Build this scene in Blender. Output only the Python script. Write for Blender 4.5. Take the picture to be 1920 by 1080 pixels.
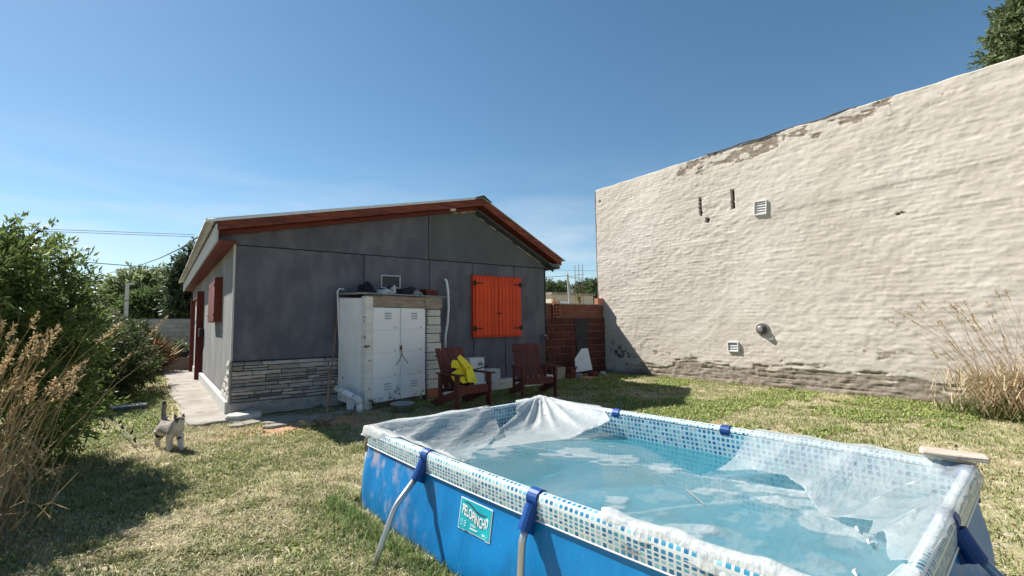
import bpy, bmesh, math, random
import numpy as np
from mathutils import Vector, Matrix
random.seed(7); RNG = np.random.default_rng(11)
scene = bpy.context.scene
for _o in list(bpy.data.objects): bpy.data.objects.remove(_o)
COL = scene.collection
R_ = math.radians

# ------------------------------------------------------------------ camera
FPX = 891.0; CAMH = 1.40
_roll = math.atan(0.0123); _pitch = math.atan(67/FPX*math.cos(_roll)); _yaw = R_(-36.53)
_f = Vector((0, math.cos(_pitch), math.sin(_pitch))); _r0 = Vector((1,0,0)); _u0 = _r0.cross(_f)
_s = -_roll
_r = math.cos(_s)*_r0 + math.sin(_s)*_u0; _u = -math.sin(_s)*_r0 + math.cos(_s)*_u0
def _w(q): return Vector((q.x*math.cos(_yaw)-q.y*math.sin(_yaw), q.x*math.sin(_yaw)+q.y*math.cos(_yaw), q.z))
CF, CR, CU = _w(_f), _w(_r), _w(_u); CO = Vector((0,0,CAMH))
cam = bpy.data.objects.new('camera', bpy.data.cameras.new('camera')); COL.objects.link(cam)
cam.data.sensor_width = 36; cam.data.lens = 36*FPX/1920; cam.data.clip_start = 0.05; cam.data.clip_end = 2000
cam.matrix_world = Matrix(((CR.x,CU.x,-CF.x,CO.x),(CR.y,CU.y,-CF.y,CO.y),(CR.z,CU.z,-CF.z,CO.z),(0,0,0,1)))
scene.camera = cam
scene.render.resolution_x = 1024; scene.render.resolution_y = 576
def _ray(u, v): return CF + CR*((u-960)/FPX) - CU*((v-540)/FPX)
def ony(u, v, Y): q = _ray(u, v); return CO + q*(Y/q.y)
def onx(u, v, X): q = _ray(u, v); return CO + q*(X/q.x)
def gnd(u, v, z=0.0): q = _ray(u, v); return CO + q*((z-CAMH)/q.z)

# ------------------------------------------------------------------ sky, sun, exposure
SUN = Vector((1.0, -2.12, -2.45)).normalized()          # direction the light travels
sun_el = math.asin(-SUN.z); sun_az = math.atan2(-SUN.x, -SUN.y)
world = bpy.data.worlds.new('World'); scene.world = world; world.use_nodes = True
nt = world.node_tree; nt.nodes.clear()
wo = nt.nodes.new('ShaderNodeOutputWorld'); bg = nt.nodes.new('ShaderNodeBackground')
sky = nt.nodes.new('ShaderNodeTexSky'); sky.sky_type = 'NISHITA'; sky.sun_disc = False
sky.sun_elevation = sun_el; sky.sun_rotation = sun_az
sky.air_density = 1.0; sky.dust_density = 0.35; sky.ozone_density = 1.3; sky.altitude = 900
tc = nt.nodes.new('ShaderNodeTexCoord'); mp = nt.nodes.new('ShaderNodeMapping'); mp.inputs['Scale'].default_value = (1.6, 1.6, 9.0)
nz = nt.nodes.new('ShaderNodeTexNoise'); nz.inputs['Scale'].default_value = 2.2; nz.inputs['Detail'].default_value = 7; nz.inputs['Roughness'].default_value = .55
rp = nt.nodes.new('ShaderNodeValToRGB'); rp.color_ramp.elements[0].position = .40; rp.color_ramp.elements[1].position = .68
sx = nt.nodes.new('ShaderNodeSeparateXYZ')
lo = nt.nodes.new('ShaderNodeMapRange'); lo.interpolation_type = 'SMOOTHSTEP'
lo.inputs['From Min'].default_value = .36; lo.inputs['From Max'].default_value = .03; lo.inputs['To Max'].default_value = 1.0
ml = nt.nodes.new('ShaderNodeMath'); ml.operation = 'MULTIPLY'; ml2 = nt.nodes.new('ShaderNodeMath'); ml2.operation = 'MULTIPLY'; ml2.inputs[1].default_value = .6
mx = nt.nodes.new('ShaderNodeMix'); mx.data_type = 'RGBA'; mx.inputs[7].default_value = (7.2, 7.5, 7.9, 1)
L = nt.links.new
L(tc.outputs['Generated'], mp.inputs['Vector']); L(mp.outputs[0], nz.inputs['Vector']); L(nz.outputs['Fac'], rp.inputs[0])
L(tc.outputs['Generated'], sx.inputs[0]); L(sx.outputs['Z'], lo.inputs['Value'])
L(rp.outputs[0], ml.inputs[0]); L(lo.outputs[0], ml.inputs[1]); L(ml.outputs[0], ml2.inputs[0]); L(ml2.outputs[0], mx.inputs[0])
hs = nt.nodes.new('ShaderNodeHueSaturation'); hs.inputs['Saturation'].default_value = 1.14; hs.inputs['Hue'].default_value = .488
L(sky.outputs[0], hs.inputs['Color']); L(hs.outputs[0], mx.inputs[6]); L(mx.outputs[2], bg.inputs[0]); L(bg.outputs[0], wo.inputs[0])
bg.inputs[1].default_value = 0.064
sl = bpy.data.lights.new('sun', 'SUN'); sl.energy = 5.0; sl.angle = R_(.53); sl.color = (1.0, .95, .87)
so = bpy.data.objects.new('sun', sl); COL.objects.link(so); so.location = (-20, 40, 45)
so.rotation_euler = SUN.to_track_quat('-Z', 'Y').to_euler()
scene.view_settings.view_transform = 'Standard'; scene.view_settings.look = 'None'
scene.view_settings.gamma = 1; scene.view_settings.use_curve_mapping = False
scene.view_settings.exposure = 1.0
scene.render.engine = 'CYCLES'
scene.cycles.transparent_max_bounces = 16

# ------------------------------------------------------------------ mesh helpers
class MB:
    def __init__(s): s.v = []; s.f = []
    def add(s, vs, fs):
        b = len(s.v); s.v += [tuple(p) for p in vs]; s.f += [tuple(i+b for i in f) for f in fs]; return s
    def box(s, x0, x1, y0, y1, z0, z1, M=None, jit=0):
        vs = [Vector((x, y, z)) for x in (x0, x1) for y in (y0, y1) for z in (z0, z1)]
        if jit: vs = [p+Vector((random.uniform(-jit, jit), random.uniform(-jit, jit), random.uniform(-jit, jit))) for p in vs]
        if M is not None: vs = [M @ p for p in vs]
        return s.add(vs, [(0,1,3,2),(4,6,7,5),(0,4,5,1),(2,3,7,6),(0,2,6,4),(1,5,7,3)])
    def bar(s, a, b, w, t, up=(0,0,1)):
        a, b = Vector(a), Vector(b); d = (b-a); Ln = d.length; d.normalize(); up = Vector(up)
        x = d.cross(up)
        if x.length < 1e-4: x = d.cross(Vector((1,0,0)))
        x.normalize(); z = x.cross(d)
        M = Matrix(((x.x,d.x,z.x,a.x),(x.y,d.y,z.y,a.y),(x.z,d.z,z.z,a.z),(0,0,0,1)))
        return s.box(-w/2, w/2, 0, Ln, -t/2, t/2, M)
    def tube(s, pts, r, n=8, cap=True):
        pts = [Vector(p) for p in pts]; k = len(pts)
        rs = r if isinstance(r, (list, tuple)) else [r]*k
        rings = []; nrm = None
        for i, p in enumerate(pts):
            t = (pts[min(i+1, k-1)]-pts[max(i-1, 0)]).normalized()
            if nrm is None:
                nrm = t.orthogonal().normalized()
            else:
                nrm = (nrm - t*nrm.dot(t)).normalized()
            bn = t.cross(nrm)
            rings.append([p + (nrm*math.cos(2*math.pi*j/n)+bn*math.sin(2*math.pi*j/n))*rs[i] for j in range(n)])
        vs = [q for rg in rings for q in rg]
        fs = [(i*n+j, i*n+(j+1) % n, (i+1)*n+(j+1) % n, (i+1)*n+j) for i in range(k-1) for j in range(n)]
        if cap: fs += [tuple(range(n-1, -1, -1)), tuple((k-1)*n+j for j in range(n))]
        return s.add(vs, fs)
    def lathe(s, prof, n=24, c=(0,0,0), M=None, cap=False):
        vs = [Vector((r*math.cos(2*math.pi*j/n), r*math.sin(2*math.pi*j/n), z)) for r, z in prof for j in range(n)]
        if M is not None: vs = [M @ p for p in vs]
        vs = [p+Vector(c) for p in vs]
        fs = [(i*n+j, i*n+(j+1) % n, (i+1)*n+(j+1) % n, (i+1)*n+j) for i in range(len(prof)-1) for j in range(n)]
        if cap: fs += [tuple(range(n-1, -1, -1)), tuple((len(prof)-1)*n+j for j in range(n))]
        return s.add(vs, fs)
    def prism(s, poly, d):
        """poly: list of 3-D points, extruded by vector d"""
        poly = [Vector(p) for p in poly]; d = Vector(d); n = len(poly)
        return s.add(poly+[p+d for p in poly], [tuple(range(n-1, -1, -1)), tuple(range(n, 2*n))]+[(i, (i+1) % n, n+(i+1) % n, n+i) for i in range(n)])

TM = {}   # matrices of things
def tag(o, label=None, cat=None, group=None, kind=None):
    if label: o['label'] = label
    if cat: o['category'] = cat
    if group: o['group'] = group
    if kind: o['kind'] = kind
    return o
def thing(name, label, cat, loc=(0,0,0), rotz=0.0, group=None):
    o = bpy.data.objects.new(name, None); COL.objects.link(o); o.empty_display_size = .1
    o.location = loc; o.rotation_euler = (0, 0, rotz); tag(o, label, cat, group)
    TM[o.name] = Matrix.Translation(Vector(loc)) @ Matrix.Rotation(rotz, 4, 'Z'); return o
def place(o, parent=None, world=False):
    COL.objects.link(o)
    if parent is not None:
        o.parent = parent
        if world and parent.name in TM: o.matrix_parent_inverse = TM[parent.name].inverted()
    return o
def mk(name, mb, mat, parent=None, world=False, bevel=0.0, smooth=False, kind=None, recenter=True, seg=1, fixn=True):
    """one mesh object from an MB; world=True when the coordinates are world coordinates and there is a parent"""
    vs = mb.v; c = Vector((0,0,0))
    if recenter and vs:
        a = np.array(vs); c = Vector(((a[:,0].min()+a[:,0].max())/2, (a[:,1].min()+a[:,1].max())/2, a[:,2].min()))
        vs = [(p[0]-c.x, p[1]-c.y, p[2]-c.z) for p in vs]
    me = bpy.data.meshes.new(name); me.from_pydata(vs, [], mb.f)
    if fixn:
        bm = bmesh.new(); bm.from_mesh(me); bmesh.ops.recalc_face_normals(bm, faces=bm.faces); bm.to_mesh(me); bm.free()
    if mat: me.materials.append(mat)
    if smooth: me.polygons.foreach_set('use_smooth', [True]*len(me.polygons))
    o = bpy.data.objects.new(name, me); o.location = c
    place(o, parent, world)
    if bevel:
        b = o.modifiers.new('bevel', 'BEVEL'); b.width = bevel; b.segments = seg; b.limit_method = 'ANGLE'; b.angle_limit = R_(35)
    if kind: o['kind'] = kind
    return o
def npmesh(name, V, F, mat, parent=None, world=False, smooth=False, attrs=None, kind=None):
    """fast mesh from numpy arrays; F is (n,k) with constant k. attrs: {name: (type, array)} on points"""
    me = bpy.data.meshes.new(name); n, k = F.shape
    me.vertices.add(len(V)); me.vertices.foreach_set('co', np.asarray(V, np.float32).ravel())
    me.loops.add(n*k); me.loops.foreach_set('vertex_index', np.asarray(F, np.int32).ravel())
    me.polygons.add(n); me.polygons.foreach_set('loop_start', np.arange(0, n*k, k, dtype=np.int32)); me.polygons.foreach_set('loop_total', np.full(n, k, np.int32))
    if smooth: me.polygons.foreach_set('use_smooth', np.ones(n, bool))
    for an, (ty, arr) in (attrs or {}).items():
        at = me.attributes.new(an, ty, 'POINT')
        at.data.foreach_set({'FLOAT':'value','FLOAT_VECTOR':'vector','FLOAT_COLOR':'color'}[ty], np.asarray(arr, np.float32).ravel())
    me.update(calc_edges=True); me.validate()
    if mat: me.materials.append(mat)
    o = bpy.data.objects.new(name, me); place(o, parent, world)
    if kind: o['kind'] = kind
    return o
def copy_tree(o, parent=None):
    c = o.copy(); COL.objects.link(c); c.parent = parent
    for ch in list(o.children): copy_tree(ch, c)
    return c
def inst(name, src, parent, loc, rot=(0,0,0), scl=(1,1,1), world=False):
    o = bpy.data.objects.new(name, src); o.location = loc; o.rotation_euler = rot; o.scale = scl; place(o, parent, world); return o

# value noise in numpy
_tab = np.random.default_rng(3).random((512, 512))
def vn(x, y, s=0):
    x = np.asarray(x, float)+s*17.13; y = np.asarray(y, float)+s*9.71
    xi = np.floor(x).astype(int); yi = np.floor(y).astype(int); fx = x-xi; fy = y-yi
    fx = fx*fx*fx*(fx*(fx*6-15)+10); fy = fy*fy*fy*(fy*(fy*6-15)+10)
    a = _tab[xi % 512, yi % 512]; b = _tab[(xi+1) % 512, yi % 512]; c = _tab[xi % 512, (yi+1) % 512]; d = _tab[(xi+1) % 512, (yi+1) % 512]
    return (a*(1-fx)+b*fx)*(1-fy)+(c*(1-fx)+d*fx)*fy
def fbm(x, y, o=4, s=0, g=.5):
    r = 0; a = 1; t = 0
    for i in range(o):
        r = r+a*vn(np.asarray(x)*2**i, np.asarray(y)*2**i, s+i*3); t += a; a *= g
    return r/t
def sstep(a, b, x): t = np.clip((x-a)/(b-a), 0, 1); return t*t*(3-2*t)

# ------------------------------------------------------------------ materials
def nmat(name):
    m = bpy.data.materials.new(name); m.use_nodes = True; nt = m.node_tree
    return m, nt, nt.nodes['Principled BSDF'], nt.nodes['Material Output']
def nd(nt, ty, **kw):
    n = nt.nodes.new(ty)
    for k, v in kw.items(): setattr(n, k, v)
    return n
def mth(nt, op, a, b=None):
    n = nd(nt, 'ShaderNodeMath', operation=op)
    for i, q in enumerate((a, b)):
        if q is None: continue
        if isinstance(q, (int, float)): n.inputs[i].default_value = q
        else: nt.links.new(q, n.inputs[i])
    return n.outputs[0]
def rgb(c): return (c[0], c[1], c[2], 1)
def mixc(nt, fac, a, b):
    n = nd(nt, 'ShaderNodeMix', data_type='RGBA')
    for i, q in ((0, fac), (6, a), (7, b)):
        if isinstance(q, (int, float)): n.inputs[i].default_value = q
        elif isinstance(q, tuple): n.inputs[i].default_value = rgb(q)
        else: nt.links.new(q, n.inputs[i])
    return n.outputs[2]
def noise(nt, scale, stretch=(1,1,1), detail=6, rough=.55, coord='Object', dist=0.0):
    t = nd(nt, 'ShaderNodeTexCoord'); m = nd(nt, 'ShaderNodeMapping'); m.inputs['Scale'].default_value = stretch
    n = nd(nt, 'ShaderNodeTexNoise'); n.inputs['Scale'].default_value = scale; n.inputs['Detail'].default_value = detail; n.inputs['Roughness'].default_value = rough; n.inputs['Distortion'].default_value = dist
    nt.links.new(t.outputs[coord], m.inputs[0]); nt.links.new(m.outputs[0], n.inputs['Vector']); return n.outputs['Fac']
def ramp(nt, fac, a, b):
    r = nd(nt, 'ShaderNodeMapRange'); r.inputs['From Min'].default_value = a; r.inputs['From Max'].default_value = b; nt.links.new(fac, r.inputs['Value']); return r.outputs[0]
def bump(nt, bs, h, strength, dist=.01):
    b = nd(nt, 'ShaderNodeBump'); b.inputs['Strength'].default_value = strength; b.inputs['Distance'].default_value = dist
    nt.links.new(h, b.inputs['Height'])
    if bs.inputs['Normal'].links: nt.links.new(bs.inputs['Normal'].links[0].from_socket, b.inputs['Normal'])
    nt.links.new(b.outputs[0], bs.inputs['Normal'])
def pm(name, c1, c2, scale=3, stretch=(1,1,1), lohi=(.35,.65), rough=.8, bs=.4, bscale=60, bstretch=None, bdist=.004, spots=None, spot=(.62,.68), sscale=9, metal=0, spec=.3, rnd=.25):
    """procedural surface: two tones by noise, optional wear spots of a third colour, fine bump, per-piece brightness"""
    m, nt, b, o = nmat(name)
    c = mixc(nt, ramp(nt, noise(nt, scale, stretch), *lohi), c1, c2)
    if spots: c = mixc(nt, ramp(nt, noise(nt, sscale, stretch, 5), *spot), c, spots)
    if rnd:
        oi = nd(nt, 'ShaderNodeObjectInfo'); h = nd(nt, 'ShaderNodeHueSaturation'); nt.links.new(c, h.inputs['Color'])
        nt.links.new(mth(nt, 'ADD', mth(nt, 'MULTIPLY', oi.outputs['Random'], rnd), 1-rnd/2), h.inputs['Value']); c = h.outputs[0]
    nt.links.new(c, b.inputs['Base Color']); b.inputs['Roughness'].default_value = rough; b.inputs['Metallic'].default_value = metal
    b.inputs['Specular IOR Level'].default_value = spec
    if bs: bump(nt, b, noise(nt, bscale, bstretch or stretch, 6), bs, bdist)
    return m
def leafmat(name, trans=.35, rough=.6):
    """colour comes from the point attribute 'Col'; part of the light passes through"""
    m, nt, b, o = nmat(name)
    a = nd(nt, 'ShaderNodeAttribute', attribute_name='Col'); nt.links.new(a.outputs['Color'], b.inputs['Base Color'])
    b.inputs['Roughness'].default_value = rough; b.inputs['Specular IOR Level'].default_value = .25
    t = nd(nt, 'ShaderNodeBsdfTranslucent'); nt.links.new(a.outputs['Color'], t.inputs[0])
    x = nd(nt, 'ShaderNodeMixShader'); x.inputs[0].default_value = trans
    nt.links.new(b.outputs[0], x.inputs[1]); nt.links.new(t.outputs[0], x.inputs[2]); nt.links.new(x.outputs[0], o.inputs[0]); return m

M = {}
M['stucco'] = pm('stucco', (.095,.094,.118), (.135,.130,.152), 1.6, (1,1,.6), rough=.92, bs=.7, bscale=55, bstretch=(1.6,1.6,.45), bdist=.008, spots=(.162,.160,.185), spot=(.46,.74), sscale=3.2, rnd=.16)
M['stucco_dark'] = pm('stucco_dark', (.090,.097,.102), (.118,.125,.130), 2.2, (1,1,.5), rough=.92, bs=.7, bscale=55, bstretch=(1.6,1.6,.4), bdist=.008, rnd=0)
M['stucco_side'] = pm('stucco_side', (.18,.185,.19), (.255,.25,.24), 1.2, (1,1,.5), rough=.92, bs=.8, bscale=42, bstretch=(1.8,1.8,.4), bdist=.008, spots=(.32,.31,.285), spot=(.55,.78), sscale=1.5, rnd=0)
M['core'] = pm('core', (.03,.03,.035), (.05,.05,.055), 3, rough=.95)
M['redwood'] = pm('redwood', (.085,.014,.010), (.15,.028,.016), 4, (1,9,9), rough=.55, bs=.25, bscale=20, bstretch=(1,12,12), rnd=.3)
M['redwood_y'] = pm('redwood_y', (.11,.018,.014), (.19,.034,.022), 4, (9,1,9), rough=.55, bs=.25, bscale=20, bstretch=(12,1,12), rnd=.3)
M['barge'] = pm('barge', (.085,.016,.010), (.23,.050,.018), 3, (1,8,8), rough=.5, bs=.3, bscale=18, bstretch=(1,14,14), rnd=.15)
M['orange'] = pm('orange', (.60,.043,.009), (.76,.068,.011), 5, (10,10,1.2), rough=.5, bs=.35, bscale=14, bstretch=(14,14,1), spots=(.22,.03,.01), spot=(.66,.74), sscale=9, rnd=.22)
M['black_iron'] = pm('black_iron', (.012,.012,.012), (.03,.025,.02), 20, rough=.6)
M['galv'] = pm('galv', (.48,.49,.50), (.62,.63,.64), 6, (1,.3,1), rough=.45, metal=.6, bs=.1, spots=(.35,.30,.24), spot=(.66,.8))
M['fascia_grey'] = pm('fascia_grey', (.42,.42,.44), (.50,.50,.52), 5, rough=.7)
M['white_trim'] = pm('white_trim', (.48,.48,.465), (.58,.58,.56), 6, rough=.6, spots=(.40,.38,.35), spot=(.62,.75))
M['white_paint'] = pm('white_paint', (.76,.77,.79), (.86,.86,.87), 3, rough=.65, bs=.3, bscale=30, spots=(.12,.10,.09), spot=(.685,.70), sscale=7, rnd=.1)
M['white_flaky'] = pm('white_flaky', (.60,.58,.54), (.74,.73,.70), 4, (1,1,2.5), rough=.8, bs=.5, bscale=40, spots=(.15,.11,.08), spot=(.60,.66), sscale=6, rnd=.2)
M['locker'] = pm('locker', (.78,.79,.83), (.86,.86,.88), 2.5, rough=.42, bs=.08, bscale=8, bdist=.01, spots=(.30,.24,.20), spot=(.66,.72), sscale=9, rnd=.06, spec=.45)
M['stone'] = pm('stone', (.42,.37,.345), (.62,.575,.545), 6, (1,1,3), rough=.9, bs=.9, bscale=28, bdist=.012, spots=(.09,.08,.08), spot=(.54,.66), sscale=5, rnd=.75)
M['stone_white'] = pm('stone_white', (.42,.405,.37), (.58,.56,.52), 6, rough=.85, bs=.9, bscale=25, bdist=.012, spots=(.40,.36,.30), spot=(.6,.75), rnd=.2)
M['concrete'] = pm('concrete', (.245,.22,.192), (.345,.315,.283), 2.2, rough=.92, bs=.8, bscale=45, bdist=.006, spots=(.17,.145,.12), spot=(.54,.70), sscale=5, rnd=.15)
M['plinth'] = pm('plinth', (.20,.19,.19), (.36,.33,.30), 3, (1,1,2), rough=.95, bs=.9, bscale=22, bdist=.015, spots=(.10,.10,.11), spot=(.55,.7), sscale=3.5)
M['brick_red'] = pm('brick_red', (.070,.022,.018), (.115,.034,.026), 5, (1,1,4), rough=.9, bs=.5, bscale=24, bstretch=(.3,1,8), bdist=.006, rnd=.5, spots=(.09,.05,.045), spot=(.58,.7), sscale=3)
M['brick_orange'] = pm('brick_orange', (.42,.17,.10), (.52,.23,.15), 5, (1,1,5), rough=.9, bs=.5, bscale=24, bstretch=(.3,1,8), rnd=.35)
M['brick_band'] = pm('brick_band', (.17,.060,.042), (.24,.088,.062), 5, (1,1,5), rough=.9, bs=.5, bscale=24, bstretch=(.3,1,8), rnd=.35)
M['mortar'] = pm('mortar', (.22,.20,.19), (.30,.28,.26), 8, rough=.95, bs=.8, bscale=40)
M['block'] = pm('block', (.27,.26,.26), (.36,.35,.34), 6, rough=.95, bs=.6, bscale=40, rnd=.3)
M['steel'] = pm('steel', (.42,.43,.44), (.56,.57,.58), 9, (1,1,.3), rough=.38, metal=.75, bs=.12, bscale=50, spots=(.30,.27,.24), spot=(.62,.74), sscale=14)
M['clamp_blue'] = pm('clamp_blue', (.006,.045,.19), (.010,.065,.26), 8, rough=.42, bs=.05)
M['pvc'] = pm('pvc', (.68,.69,.70), (.76,.76,.76), 6, rough=.4, bs=.08, spots=(.42,.40,.36), spot=(.64,.78))
M['wood_grey'] = pm('wood_grey', (.24,.19,.15), (.40,.33,.27), 5, (1,8,8), rough=.85, bs=.5, bscale=18, bstretch=(1,12,12), spots=(.12,.09,.07), spot=(.6,.7))
M['stick'] = pm('stick', (.18,.11,.08), (.28,.19,.14), 6, (8,8,1), rough=.85, bs=.4)
M['chair'] = pm('chair', (.10,.022,.017), (.16,.038,.026), 5, (9,9,1.5), rough=.55, bs=.3, bscale=16, bstretch=(12,12,1.5), rnd=.3)
M['yellow'] = pm('yellow', (.90,.66,.015), (.92,.76,.05), 5, rough=.45, bs=.2, bscale=25, spots=(.50,.55,.12), spot=(.6,.75))
M['black_cloth'] = pm('black_cloth', (.012,.012,.016), (.03,.03,.04), 9, rough=.9, bs=.5, bscale=80)
M['carton'] = pm('carton', (.66,.66,.66), (.74,.74,.74), 3, rough=.75, bs=.15, spots=(.5,.47,.42), spot=(.65,.78))
M['print'] = pm('print', (.10,.10,.12), (.16,.16,.18), 9, rough=.8)
M['tile_white'] = pm('tile_white', (.62,.66,.74), (.72,.75,.80), 4, rough=.4, bs=.1)
M['flashing'] = pm('flashing', (.06,.05,.05), (.12,.09,.08), 8, rough=.7)
M['vent_white'] = pm('vent_white', (.62,.63,.64), (.72,.72,.72), 8, rough=.5, rnd=.05)
M['vent_metal'] = pm('vent_metal', (.30,.29,.28), (.42,.41,.40), 12, rough=.45, metal=.6)
M['dark_glass'] = pm('dark_glass', (.02,.022,.03), (.035,.038,.045), 2, rough=.25, bs=0, spec=.3)
M['dark_tray'] = pm('dark_tray', (.05,.05,.05), (.09,.085,.08), 8, rough=.8)
M['pale_board'] = pm('pale_board', (.42,.42,.41), (.52,.52,.50), 6, rough=.7)
M['planter'] = pm('planter', (.50,.42,.33), (.60,.52,.42), 5, rough=.9)
M['cable'] = pm('cable', (.04,.04,.045), (.06,.06,.06), 5, rough=.7, bs=0)
M['pole'] = pm('pole', (.38,.38,.37), (.48,.48,.47), 5, rough=.85)
M['rust'] = pm('rust', (.16,.08,.05), (.25,.13,.08), 15, rough=.85)
M['bark'] = pm('bark', (.10,.08,.06), (.20,.16,.12), 6, (6,6,1), rough=.95, bs=.8, bscale=20, bstretch=(6,6,1))
M['dirt_board'] = pm('dirt_board', (.34,.29,.24), (.47,.42,.36), 5, rough=.9, bs=.5, bscale=50, spots=(.22,.13,.09), spot=(.6,.72), sscale=6)
M['leaf'] = leafmat('leaf', .42, .45); M['grassm'] = leafmat('grass', .30, .6); M['straw'] = leafmat('straw', .25, .65)

# ================================================================== GROUND
m, nt, b, o = nmat('lawn_soil')
n1 = noise(nt, 1.1, detail=8); n2 = noise(nt, 7, detail=8, rough=.65); n3 = noise(nt, 45, detail=6)
c = mixc(nt, ramp(nt, n1, .38, .62), (.38,.32,.205), (.25,.245,.12))
c = mixc(nt, ramp(nt, n2, .45, .70), c, (.50,.43,.31))
c = mixc(nt, mth(nt, 'MULTIPLY', ramp(nt, n3, .5, .75), .6), c, (.25,.19,.12))
tcn = nd(nt, 'ShaderNodeTexCoord'); va = nd(nt, 'ShaderNodeVectorMath', operation='SUBTRACT'); va.inputs[1].default_value = (1.75, 7.35, 0)
vs_ = nd(nt, 'ShaderNodeVectorMath', operation='MULTIPLY'); vs_.inputs[1].default_value = (.75, 1.25, 1); vl = nd(nt, 'ShaderNodeVectorMath', operation='LENGTH')
nt.links.new(tcn.outputs['Object'], va.inputs[0]); nt.links.new(va.outputs[0], vs_.inputs[0]); nt.links.new(vs_.outputs[0], vl.inputs[0])
msk = ramp(nt, mth(nt, 'ADD', vl.outputs['Value'], mth(nt, 'MULTIPLY', n2, 1.1)), 1.65, 1.15)
c = mixc(nt, msk, c, (.46,.27,.165))
nt.links.new(c, b.inputs['Base Color']); b.inputs['Roughness'].default_value = .95; b.inputs['Specular IOR Level'].default_value = .1
bump(nt, b, n2, .6, .04); bump(nt, b, n3, .7, .02)
M['soil'] = m
def axis(a, b_, st, far):
    g = list(np.arange(a, b_+1e-6, st)); k = 1.0; x = a
    while x > -far: x -= k; g.insert(0, x); k *= 1.5
    x = b_; k = 1.0
    while x < far: x += k; g.append(x); k *= 1.5
    return np.array(g)
def gz(x, y):
    z = .03*(fbm(np.asarray(x)*.9, np.asarray(y)*.9, 3, 5)-.5)+.03*(fbm(np.asarray(x)*4, np.asarray(y)*4, 3, 8)-.5)
    return z*sstep(60, 25, np.hypot(x, y))-.01
gx = axis(-4, 11.5, .09, 400); gy = axis(-1, 20, .09, 400)
GX, GY = np.meshgrid(gx, gy, indexing='ij'); GZ = gz(GX, GY)
V = np.stack([GX, GY, GZ], -1).reshape(-1, 3); ni, nj = GX.shape
I = np.arange(ni*nj).reshape(ni, nj)
F = np.stack([I[:-1,:-1], I[1:,:-1], I[1:,1:], I[:-1,1:]], -1).reshape(-1, 4)
npmesh('lawn_ground', V, F, M['soil'], smooth=True, kind='structure')

# concrete path along the side of the house, with a ragged broken end
rr = random.Random(4)
left = [(.36-.022*(y-8.3)+.035*rr.uniform(-1,1)+.03*math.sin(y*.9), y) for y in np.arange(8.35, 21.2, .32)]
end = [(.98, 8.30), (.86, 8.17), (.70, 8.20), (.56, 8.08), (.48, 8.12), (.40, 8.2)]
poly = [(.98, 21.0)]+end+left
mb = MB(); mb.prism([(x, y, -.05) for x, y in poly], (0, 0, .095))
path = mk('path', mb, M['concrete'], kind='structure', bevel=.012)
# broken flakes of paving in front of the house corner
flk = [(1.22,8.18,.34,.20,.2),(1.62,8.02,.40,.16,-.1),(1.50,7.78,.30,.14,.1),(1.05,7.92,.26,.16,.4),(2.02,7.86,.32,.15,0),(1.95,7.58,.26,.12,-.2),(2.42,7.92,.30,.13,.15),(1.36,7.52,.24,.1,.1)]
lab = ['flat flake of broken paving lying beside the pale corner rock','long flake of broken paving in the orange dirt before the stone cladding','thin flake of broken paving half sunk in orange dirt','small flake of broken paving at the ragged path end','flake of broken paving at the edge of the house shadow','thin paving flake nearest the leaning stick foot','flake of broken paving in shade below the stone cladding','outermost thin paving flake in the orange dirt by the lawn']
for (x, y, w, d, a), lb in zip(flk, lab):
    k = rr.randint(6, 8); pts = []
    for i in range(k):
        t = 2*math.pi*i/k+rr.uniform(-.25,.25); q = Vector((math.cos(t)*w*rr.uniform(.75,1.1), math.sin(t)*d*rr.uniform(.75,1.1), 0)); q.rotate(Matrix.Rotation(a, 3, 'Z'))
        pts.append((x+q.x, y+q.y, -.02+float(gz(x,y))))
    mb = MB(); mb.prism(pts, (.01, .01, .055)); tag(mk('paving_flake', mb, M['concrete'], bevel=.008), lb, 'paving', 'broken paving flakes by the house corner')
# pale rock at the very corner
mb = MB(); p = [(.80,8.20),(.98,8.10),(1.28,8.22),(1.33,8.40),(1.12,8.55),(.84,8.42)]
mb.prism([(x, y, -.02) for x, y in p], (.02, .02, .12)); ro = mk('corner_rock', mb, M['stone_white'], bevel=.03, seg=2); tag(ro, 'pale flat rock at the foot of the grey house corner', 'rock')

# ================================================================== GRASS
POOLA = Vector((1.336, 3.715, 0)); PA = R_(5.0); PW, PL = 1.90, 3.25
def pool_local(x, y):
    dx = x-POOLA.x; dy = y-POOLA.y; return dx*math.cos(PA)+dy*math.sin(PA), -dx*math.sin(PA)+dy*math.cos(PA)
SHC = Vector((2.78, 7.86, 0)); SHA = R_(15.5)       # shed front left corner and its turn
def blades(pts, h, w, lean, col, yaw=None, bend=None):
    n = len(pts); yaw = RNG.uniform(0, 2*np.pi, n) if yaw is None else yaw
    dx, dy = np.cos(yaw), np.sin(yaw); sxx, syy = -dy, dx
    z0 = gz(pts[:,0], pts[:,1]); base = np.stack([pts[:,0], pts[:,1], z0-.004], -1)
    side = np.stack([sxx, syy, np.zeros(n)], -1)*(w/2)[:,None]
    mid = base+np.stack([dx*lean*h*.35, dy*lean*h*.35, h*.6*np.sqrt(np.clip(1-(lean*.5)**2, .1, 1))], -1)
    tip = base+np.stack([dx*lean*h, dy*lean*h, h*np.sqrt(np.clip(1-lean**2, .02, 1))], -1)
    V = np.stack([base-side, base+side, mid-side*.8, mid+side*.8, tip], 1).reshape(-1, 3)
    i = np.arange(n)[:,None, None]*5; F = (i+np.array([[0,1,3],[0,3,2],[2,3,4]])[None]).reshape(-1, 3)
    C = np.repeat(np.concatenate([col, np.ones((n,1))], 1)[:,None], 5, 1); C[:, :2, :3] *= .9
    return V, F, C.reshape(-1, 4)
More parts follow.
